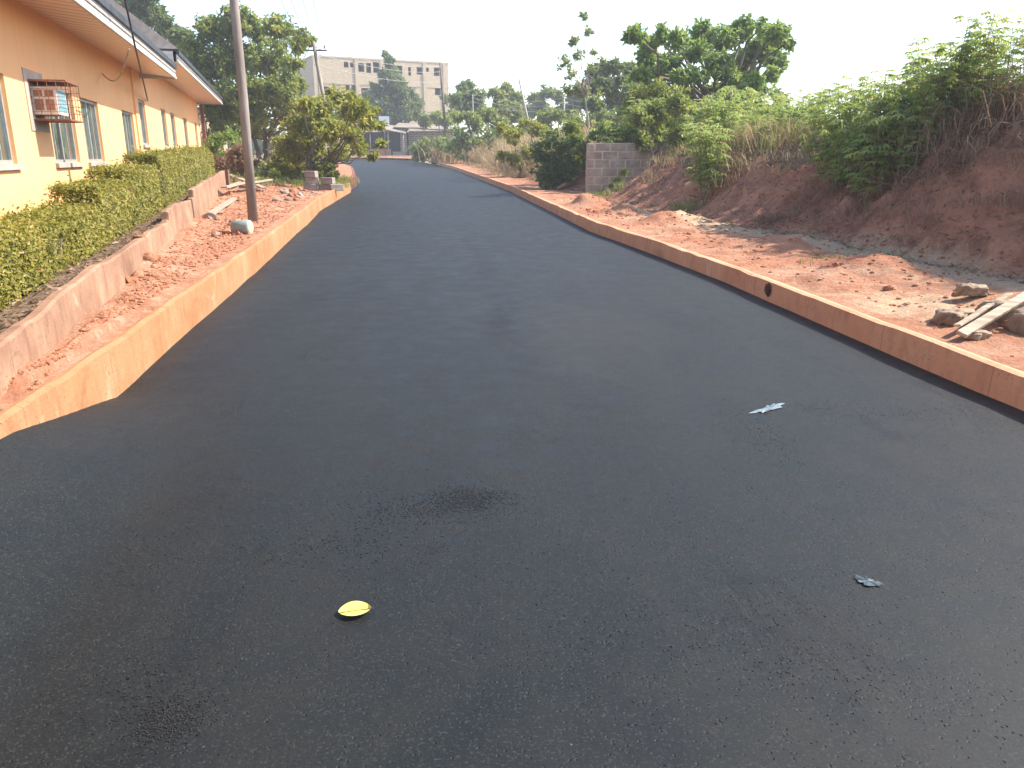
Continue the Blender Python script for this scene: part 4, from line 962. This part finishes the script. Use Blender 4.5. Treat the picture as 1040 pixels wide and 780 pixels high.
def plank(p, q, wd, th, label, mat='wood', group=None, roll=0):
    p, q = Vector(p), Vector(q); d = q - p; s = d.cross(Vector((0, 0, 1))).normalized() * wd; u = s.cross(d).normalized() * th
    if roll: Rm = Matrix.Rotation(roll, 3, d); s = Rm @ s; u = Rm @ u
    mb = MB(); n = 8
    cs = []
    for i in range(n + 1):
        t = i / n; c_ = p + d * t + Vector((0, 0, .02 * nz2(t * 2, wd * 9, 1.5, 3))); k = 1 + .06 * nz2(t * 5, th * 50, 2, 4)
        cs.append([c_ - s * .5 * k - u * .5, c_ + s * .5 * k - u * .5, c_ + s * .5 * k + u * .5, c_ - s * .5 * k + u * .5])
    V = [v for c_ in cs for v in c_]; F = [(i * 4 + j, i * 4 + (j + 1) % 4, i * 4 + 4 + (j + 1) % 4, i * 4 + 4 + j) for i in range(n) for j in range(4)] + [(3, 2, 1, 0), (n * 4, n * 4 + 1, n * 4 + 2, n * 4 + 3)]
    mb.add(V, F); return tag(mb.build('plank', M[mat], None, .004), label, 'plank', group)
# timber heap beyond the hedge
for i, (a, b, wd) in enumerate([((231, 180), (268, 188), .16), ((232, 186), (262, 181), .12), ((236, 190), (275, 184), .14), ((228, 195), (252, 187), .15), ((240, 178), (282, 180), .12)]):
    p, q = gp(a[0], a[1], .5), gp(b[0], b[1], .5); p.z = zL(p.x, p.y) + .08 + .05 * i; q.z = zL(q.x, q.y) + .1 + .04 * i
    plank(p, q, wd, .04, 'weathered board in the timber heap beyond the hedge', group='boards heaped beyond the hedge')
p, q = gp(210, 224, .35), gp(238, 203, .35); p.z = zL(p.x, p.y) + .05; q.z = zL(q.x, q.y) + .07; plank(p, q, .12, .05, 'long orange dusted board lying along the wall foot')
stone(262, 176, .5, 'broad pale mound of sand behind the pole', 'cement', 77, sq=(1.6, .9, .5), group='sand mound')
# ------------------------------------------------------------------ cement bags and planks on the right
def bag(px, py, L_, W_, H_, rz, label, seed, dz=0):
    import bmesh
    p = gp(px, py, .22); bm = bmesh.new(); bmesh.ops.create_cube(bm, size=1); bmesh.ops.subdivide_edges(bm, edges=bm.edges[:], cuts=7, use_grid_fill=True)
    bmesh.ops.subdivide_edges(bm, edges=bm.edges[:], cuts=1, use_grid_fill=True)
    for v in bm.verts:
        c_ = v.co * 2; l4 = (abs(c_.x) ** 4 + abs(c_.y) ** 4 + abs(c_.z) ** 4) ** .25; d = c_ / max(l4, 1e-4) * max(abs(c_.x), abs(c_.y), abs(c_.z))
        k = 1 + .3 * nz2(d.x * 1.5 + seed, d.y * 1.5 + d.z, 1.3, seed) + .14 * nz2(d.x * 5, d.y * 5 + d.z * 3, 1, seed) + .05 * nz2(d.x * 12, d.y * 12 + d.z * 8, 1, seed)
        v.co = Vector((d.x * L_ / 2 * k, d.y * W_ / 2 * k, d.z * H_ / 2 * k))
    me = bpy.data.meshes.new('cement_bag'); bm.to_mesh(me); bm.free(); me.materials.append(M['cement'])
    for pl in me.polygons: pl.use_smooth = True
    o = link('cement_bag', me); o.location = (p.x, p.y, zR(p.x, p.y) + H_ * .3 + dz); o.rotation_euler = (0, .05, rz); return tag(o, label, 'cement bag', 'hardened cement bags beside the right kerb')
bag(968, 325, .34, .2, .13, .55, 'leftmost hardened cement bag under the planks', 1)
bag(1020, 322, .42, .3, .2, .5, 'largest hardened cement bag below the upper plank', 2)
bag(985, 307, .26, .14, .1, .2, 'small rounded cement bag lying behind the planks', 3, .04)
bag(992, 342, .18, .12, .07, .3, 'flattened dark cement scrap in front of the planks', 4)
bag(1052, 335, .34, .3, .2, .2, 'cement bag at the right end of the planks', 5)
p = gp(942, 345, .22); q = gp(1130, 288, .24); p.x += .24; q.x += .2; p.z = zR(p.x, p.y) + .05; q.z = zR(q.x, q.y) + .1; plank(p, q, .075, .03, 'long pale plank resting on the cement bags', roll=.3)
p = gp(938, 338, .24); q = gp(1000, 309, .26); p.x += .24; q.x += .2; p.z += .045; q.z += .1; plank(p, q, .05, .02, 'short grey plank behind the long pale one', roll=-.2)

# dark burnt stain patch / soil on right kerb
p = gp(762, 296, 0.1); M['tar'] = simple('dark_splat', (.05, .018, .012), (.14, .05, .03), 20, .9, .8)
me = lump(5, .065, (.3, 1.1, .9), 3, .9); me.materials.append(M['tar']); o = link('mud_clod', me); o.location = (RX(p.y) - .035, p.y, g(p.y) + .12)
tag(o, 'dark mud splat stuck to the right kerb face', 'mud clod')

# ------------------------------------------------------------------ block wall on the right
bw = empty('block_wall', (3.5, 24.2, .6), 'ragged cement block wall end half buried by the red bank', 'block wall')
def blockwall():
    a, b = at(597, 160, 24.0), at(700, 160, 24.6); a.z = b.z = 0; d = (b - a); L_ = d.length; d.normalize(); n_ = Vector((d.y, -d.x, 0))
    top = at(597, 144.5, 24).z; mb = MB(); rs = random.Random(2)
    for r in range(7):
        z = top - .235 * (r + 1)
        off = 0 if r % 2 else -.235; s = max(0, off)
        s0 = off
        while s0 < L_:
            a0, a1 = max(0, s0), min(L_, s0 + .455)
            if a1 - a0 > .08: mb.obox(a + d * a0 + n_ * rs.uniform(-.008, .008) + Vector((0, 0, z)), d * (a1 - a0 - rs.uniform(.025, .04)), -n_ * .2, (0, 0, .2 + rs.uniform(-.01, .008)))
            s0 += .475
    mb.build('blocks', M['wallblock'], bw, .01)
    mb = MB(); mb.obox(a + n_ * -.012 + d * .01 + Vector((0, 0, top - 1.65)), d * (L_ - .03), -n_ * .17, (0, 0, 1.635)); mb.build('mortar', M['mortar_b'], bw)
M['wallblock'] = simple('sandcrete_block', (.27, .19, .14), (.5, .39, .3), 3.5, .95, .7, .02, 25)
M['mortar_b'] = simple('mortar_joint', (.45, .35, .25), (.6, .5, .38), 6, .95, .4)
blockwall()

# ------------------------------------------------------------------ unfinished building
def building():
    A_ = at(317, 56, 118); B_ = at(455, 63, 127); ztop = A_.z; a = Vector((A_.x, A_.y, 0)); b = Vector((B_.x, B_.y, 0))
    d = (b - a).normalized(); L_ = (b - a).length; n_ = Vector((d.y, -d.x, 0)); base = 1.0
    t = empty('unfinished_building', a.lerp(b, .5), 'unfinished beige four storey block building with empty window openings', 'building')
    sh = 3.45; P = ztop - .2; k = L_ / 138.0   # metres per photo pixel along the face
    def X(px): return (px - 317) * k
    ops = []
    def wn(px0, px1, py0, py1, row=0):
        z1 = ztop - (py0 - 56 - (px0 - 317) * .05) * .146; z0 = z1 - (py1 - py0) * .146; ops.append((X(px0), X(px1), z0, z1))
    wn(347, 351.5, 62, 67); wn(353, 356.5, 62, 67); wn(361, 367, 63, 71); wn(369, 374, 63, 72); wn(376, 382, 62, 72)
    wn(388, 394, 64, 72); wn(400, 406, 65, 73); wn(412, 415, 67, 75); wn(421, 427, 66.5, 74); wn(431, 434, 67.5, 71.5); wn(439.5, 445.5, 67.5, 75.5)
    wn(325, 331, 84, 92); wn(347.5, 351.5, 83, 88); wn(353.5, 357.5, 83, 88); wn(363, 370, 86, 95); wn(376, 383, 86, 95); wn(396, 402, 88, 96); wn(412, 418, 90, 97); wn(440, 446.5, 86.5, 94)
    for r in (2, 3):
        for px in (326, 348, 364, 382, 400, 420, 440): wn(px, px + 6, 56 + (px - 317) * .05 + 52 + (r - 2) * 23, 56 + (px - 317) * .05 + 60 + (r - 2) * 23)
    mb = MB(); wall_open(mb, a, d, L_, base, P, .25, n_, ops)
    dep = 12.0; side = -n_
    mb.obox(Vector((a.x, a.y, base)) - n_ * .26, d * .25, side * dep, (0, 0, P - base)); mb.obox(Vector((b.x, b.y, base)) - n_ * .26, d * -.25, side * dep, (0, 0, P - base))
    mb.obox(Vector((a.x, a.y, base)) + side * (dep + .3), d * L_, side * .25, (0, 0, P - base))
    along_attr(mb.build('wall', M['build_block'], t), d)
    mb = MB()
    for r in range(5):
        z = P - r * sh
        mb.obox(Vector((a.x, a.y, z)) + n_ * .05 - d * .1, d * (L_ + .2), side * (dep + .6), (0, 0, .22))
    mb.build('floor_slab', M['slab'], t)
    for px in (317, 321.5, 357.5, 383, 427.5, 449):
        mb = MB(); mb.obox(Vector((a.x, a.y, base)) + d * X(px) + n_ * .003, d * .45, n_ * .12, (0, 0, P - base)); mb.build('column', M['slab'], t)
building()
# ------------------------------------------------------------------ shed and low shop
def shed():
    c_ = at(394, 160, 98); zb = 1.38; t = empty('roadside_shed', (c_.x, 98, zb), 'open roadside shed with dark inside and sloping tin roof', 'shed')
    x0, x1 = at(374, 160, 98).x, at(412, 160, 98).x; H1 = at(394, 127, 98).z; H2 = at(410, 134, 98).z
    mb = MB(); mb.hexa([(x0 - 1.5, 96.8, H1 + .1), (x1 + .2, 96.8, H2 - .25), (x1 + .2, 101, H2 + .5), (x0 - 1.5, 101, H1 + .6), (x0 - 1.5, 96.8, H1 + .18), (x1 + .2, 96.8, H2 - .17), (x1 + .2, 101, H2 + .58), (x0 - 1.5, 101, H1 + .68)])
    along_attr(mb.build('roof', M['roof_pale'], t), (1, 0, 0))
    for x in (x0 - 1.2, x0 + .5, x0 + 2.6, x1 - .1):
        mb = MB(); mb.tube([(x, 97, zb - .1), (x + .03, 97, H2)], .07, 7); mb.build('post', M['bark_pale'], t)
    mb = MB(); mb.obox((x0 - 1.4, 100.7, zb), (x1 - x0 + 1.5, 0, 0), (0, .12, 0), (0, 0, 3.1)); mb.obox((x0 - 1.4, 98, zb), (.1, 0, 0), (0, 2.7, 0), (0, 0, 3)); mb.build('back_wall', M['dark'], t)
    mb = MB(); mb.obox((x0 + .1, 97.3, zb - .1), (2.7, 0, 0), (0, .5, 0), (0, 0, 1.2)); mb.build('counter', M['clay'], t)
    mb = MB(); mb.obox((x1 - 1.4, 97.2, zb - .1), (1.3, 0, 0), (0, .7, 0), (0, 0, .9)); mb.build('bench', M['wood'], t)
    s0, s1 = at(385, 128, 96.6), at(395, 118, 96.6)
    sg = empty('sign_board', (s0.x, 96.6, zb), 'blank white sign board on a post above the shed roof', 'sign')
    mb = MB(); mb.obox((s0.x, 96.6, s0.z), (s1.x - s0.x, 0, 0), (0, .05, 0), (0, 0, s1.z - s0.z)); mb.build('board', M['signwhite'], sg)
    mb = MB(); mb.tube([((s0.x + s1.x) / 2, 96.68, zb - .1), ((s0.x + s1.x) / 2, 96.68, s1.z - .1)], .05, 6); mb.build('post', M['bark'], sg)
    # low shop with long tin roof
    a, b = at(409, 160, 99).x, at(462, 160, 99).x; t = empty('low_shop', (a, 100, zb), 'low brick shop under a long pale tin roof', 'shop')
    H = at(420, 129, 99).z
    mb = MB(); mb.hexa([(a - .8, 98, H - .1), (b, 98, H - .55), (b, 104, H + .1), (a - 1, 104, H + .6), (a - .8, 98, H), (b, 98, H - .45), (b, 104, H + .2), (a - 1, 104, H + .7)])
    along_attr(mb.build('roof', M['roof_pale'], t), (1, 0, 0))
    mb = MB(); mb.obox((a + .8, 99.2, zb - .1), (b - a - 1, 0, 0), (0, .2, 0), (0, 0, H - zb - .35)); along_attr(mb.build('wall', M['block'], t), (1, 0, 0))
    for x in (a - .1, a + 5.2):
        mb = MB(); mb.obox((x, 98.3, zb - .2), (.7, 0, 0), (0, .5, 0), (0, 0, H - zb - .1)); along_attr(mb.build('pillar', M['block'], t), (1, 0, 0))
M['signwhite'] = simple('white_sign_paint', (.78, .78, .78), (.85, .85, .85), 3, .4, 0)
shed()
# outbuilding beyond the bungalow
def outb():
    a = at(203, 160, 44); b_ = at(232, 160, 46); t = empty('outbuilding', (a.x, 44, 1), 'pale outbuilding glimpsed beyond the bungalow eave', 'outbuilding')
    d = (b_ - a); d.z = 0; L_ = d.length; d.normalize(); n_ = Vector((d.y, -d.x, 0)); o = Vector((a.x, a.y, .8)) - d * 3; zt = at(212, 112, 45).z
    mb = MB(); wall_open(mb, Vector((o.x, o.y, 0)), d, L_ + 3, .8, zt, .2, n_, [(3.35, 3.75, 2.2, 3.3), (4.0, 4.3, 2.2, 3.3)]); mb.build('wall', M['beige'], t)
    mb = MB(); mb.obox(Vector((o.x, o.y, .8)) - n_ * .8, d * (L_ + 3), -n_ * .1, (0, 0, zt - .85)); mb.build('shade_backing', M['dark'], t)  # near-black sheet added behind the openings, stands in for the shade inside
    mb = MB(); mb.obox(Vector((o.x, o.y, zt)) + n_ * .2, d * (L_ + 3.2), -n_ * 4, (0, 0, .12)); mb.build('roof', M['slab'], t)
outb()
# ------------------------------------------------------------------ far poles and wires
def pole(px0, py0, px1, py1, Y, r, label, mat='pole', arm=0, zb=None):
    p, q = at(px0, py0, Y), at(px1, py1, Y); d = (p - q).normalized(); t_ = (q.z - (zb if zb is not None else 1.0)) / d.z; q2 = q - d * t_
    t = empty('utility_pole', q2, label, 'utility pole', 'far utility poles'); mb = MB(); mb.tube([q2, q2.lerp(p, .5), p], [r, r * .85, r * .65], 8); mb.build('shaft', M[mat], t)
    if arm:
        mb = MB(); mb.obox(p + Vector((-arm / 2, -.05, -.45)), (arm, 0, 0), (0, .07, 0), (0, 0, .07)); mb.build('crossarm', M['bark'], t)
        for dx in (-.42, 0, .42):
            mb = MB(); e = p + Vector((dx * arm, 0, -.33)); mb.tube([e, e + Vector((0, 0, .08)), e + Vector((0, 0, .18))], [.035, .055, .03], 6); mb.build('insulator', M['pole'], t)
    return p
p1 = pole(318, 42, 331, 112, 42, .12, 'slim pole with insulators before the unfinished building', arm=1.3)
p2 = pole(447, 64, 452, 128, 78, .14, 'dark thin pole by the right corner of the unfinished building', 'bark', arm=0)
p3 = pole(527, 80, 538, 130, 42, .06, 'pale leaning pole rising out of the grass', 'pole_far')
p4 = pole(573, 98, 573, 130, 66, .09, 'short distant pole left of the slender tree', 'pole_far')
pole(480, 96, 481, 130, 70, .05, 'thin distant post beside the tall dry grass', 'pole_far')
def wire(a, b, sag, r, label, mat='wire'):
    mb = MB(); mb.tube([Vector(a).lerp(Vector(b), t / 16) - Vector((0, 0, sag * 4 * (t / 16) * (1 - t / 16))) for t in range(17)], r, 5)
    tag(mb.build('power_line', M[mat]), label, 'power line', 'overhead power lines')
for i, dz in enumerate((-.3, -.75, -1.6)):
    wire(p2 + Vector((0, 0, dz)), p1 + Vector((0, 0, dz * .6 - .1)), .35, .016, ['uppermost', 'middle', 'lowest'][i] + ' wire strung past the dark pointed tree')
top = pb + Vector((0, 0, 7.92))
for i, dx in enumerate((-.7, -.25, .25, .7)):
    wire(top + Vector((dx, 0, 0)), p1 + Vector((dx * .7, 0, -.1)), .6, .008, 'thin wire from the near pole to the slim pole', 'wire_dark')
    wire(top + Vector((dx, 0, 0)), (-14 + dx, -18, 8.5), .8, .008, 'thin wire running back from the near pole', 'wire_dark')
for i, dz in enumerate((-.1, -.5, -.9)):
    wire(p4 + Vector((0, 0, dz)), at(480, 95 + 4 * i, 74), .5, .025, ['top', 'middle', 'bottom'][i] + ' faint wire left of the short distant pole')
    wire(p4 + Vector((0, 0, dz)), at(640, 98 + 3 * i, 60), .4, .02, ['top', 'middle', 'bottom'][i] + ' faint wire right of the short distant pole')

# ------------------------------------------------------------------ small things on the road
def roadz(x, y):
    l, r = LX(y), RX(y); return g(y) + .03 * math.sin(math.pi * (x - l) / (r - l)) + .008 * nz2(x, y, .6, 3)
p = gp(361, 629, 0); p.z = roadz(p.x, p.y) + .008; mb = MB(); n = 14; V = []; Lf, Wf = .108, .088
for i in range(n + 1):
    t = i / n; wv = Wf / 2 * math.sin(math.pi * t) ** .65; x = (t - .5) * Lf; zc = .012 * math.sin(math.pi * t)
    V += [(x, wv, .01 + zc * .3), (x, 0, zc * .2), (x, -wv, .006 + zc * .4)]
mb.add(V, [(3 * i, 3 * i + 3, 3 * i + 4, 3 * i + 1) for i in range(n)] + [(3 * i + 1, 3 * i + 4, 3 * i + 5, 3 * i + 2) for i in range(n)], smooth=True)
lf = empty('fallen_leaf', p, 'single yellow leaf lying on the black asphalt', 'leaf', rz=.25); o = mb.build('blade', M['fallen']); o.parent = lf
mb = MB(); mb.tube([(-.05, 0, .002), (.05, 0, .003), (.062, .003, .004)], [.0015, .0012, .001], 5); o = mb.build('stalk', M['leaf_dry']); o.parent = lf
M['blueplastic'] = simple('dull_blue_film', (.02, .03, .037), (.06, .085, .1), 20, .4, .3)
def scrap(px, py, s, rz, label, seed, mt='whiteplastic', fy=.5):
    p = gp(px, py, 0); rng = np.random.default_rng(seed); n = 26; V = [(0, 0, .008)]
    for i in range(n):
        a = 2 * math.pi * i / n; k = s * (.45 + .75 * rng.random() ** 2 + .5 * abs(math.cos(a)) ** 3)
        V.append((math.cos(a) * k * 1.25, math.sin(a) * k * fy, .003 + .007 * rng.random()))
    mb = MB(); mb.add(V, [(0, 1 + i, 1 + (i + 1) % n) for i in range(n)]); o = mb.build('plastic_scrap', M[mt])
    o.location = (p.x, p.y, roadz(p.x, p.y)); o.rotation_euler = (0, 0, rz); tag(o, label, 'plastic scrap')
scrap(781, 419, .1, .7, 'torn white plastic scrap flattened on the asphalt', 1); scrap(880, 598, .032, -.6, 'tiny bluish plastic scrap nearer on the asphalt', 2, 'blueplastic', 1.1)

# loose chippings on the asphalt
def chips():
    rng = np.random.default_rng(31); C = []
    for px, py, sx, sy, n in ((478, 512, .08, .06, 1100), (440, 522, .16, .08, 700), (168, 738, .05, .05, 800), (150, 700, .12, .1, 260), (355, 560, .2, .1, 260), (780, 450, .08, .3, 260), (930, 420, .4, .12, 420), (700, 650, .3, .12, 260), (830, 700, .2, .1, 200), (120, 560, .2, .15, 200), (560, 560, .9, .4, 500)):
        p = gp(px, py, 0)
        for _ in range(n): C.append((p.x + rng.normal(0, sx), p.y + rng.normal(0, sy)))
    base = lump(2, 1.0, (1, .8, .6), 1, .4); bv = [v.co.copy() for v in base.vertices]; bf = [tuple(q.vertices) for q in base.polygons]; mb = MB()
    for x, y in C:
        s = rng.uniform(.0016, .0042); R3 = Matrix.Rotation(rng.uniform(0, 6.28), 3, 'Z'); mb.add([R3 @ v * s + Vector((x, y, roadz(x, y) + s * .3)) for v in bv], bf)
    tag(mb.build('loose_chippings', M['chip']), 'fine dark chippings scattered over the asphalt', 'chippings', kind='stuff')
M['chip'] = simple('bitumen_chips', (.002, .002, .0025), (.018, .018, .018), 45, .45, .3)
chips()

# ------------------------------------------------------------------ haze
def haze():
    mb = MB(); mb.obox((-420, -22, -1.2), (860, 0, 0), (0, 440, 0), (0, 0, 26)); m = bpy.data.materials.new('haze_air'); m.use_nodes = True; t = m.node_tree; t.nodes.clear()
    o = t.nodes.new('ShaderNodeOutputMaterial'); v = t.nodes.new('ShaderNodeVolumePrincipled'); v.inputs['Color'].default_value = (.93, .95, 1, 1); v.inputs['Density'].default_value = .0014; v.inputs['Anisotropy'].default_value = .3
    t.links.new(v.outputs[0], o.inputs['Volume']); tag(mb.build('haze', m), 'thin pale haze in the air', 'haze', kind='stuff')
haze()
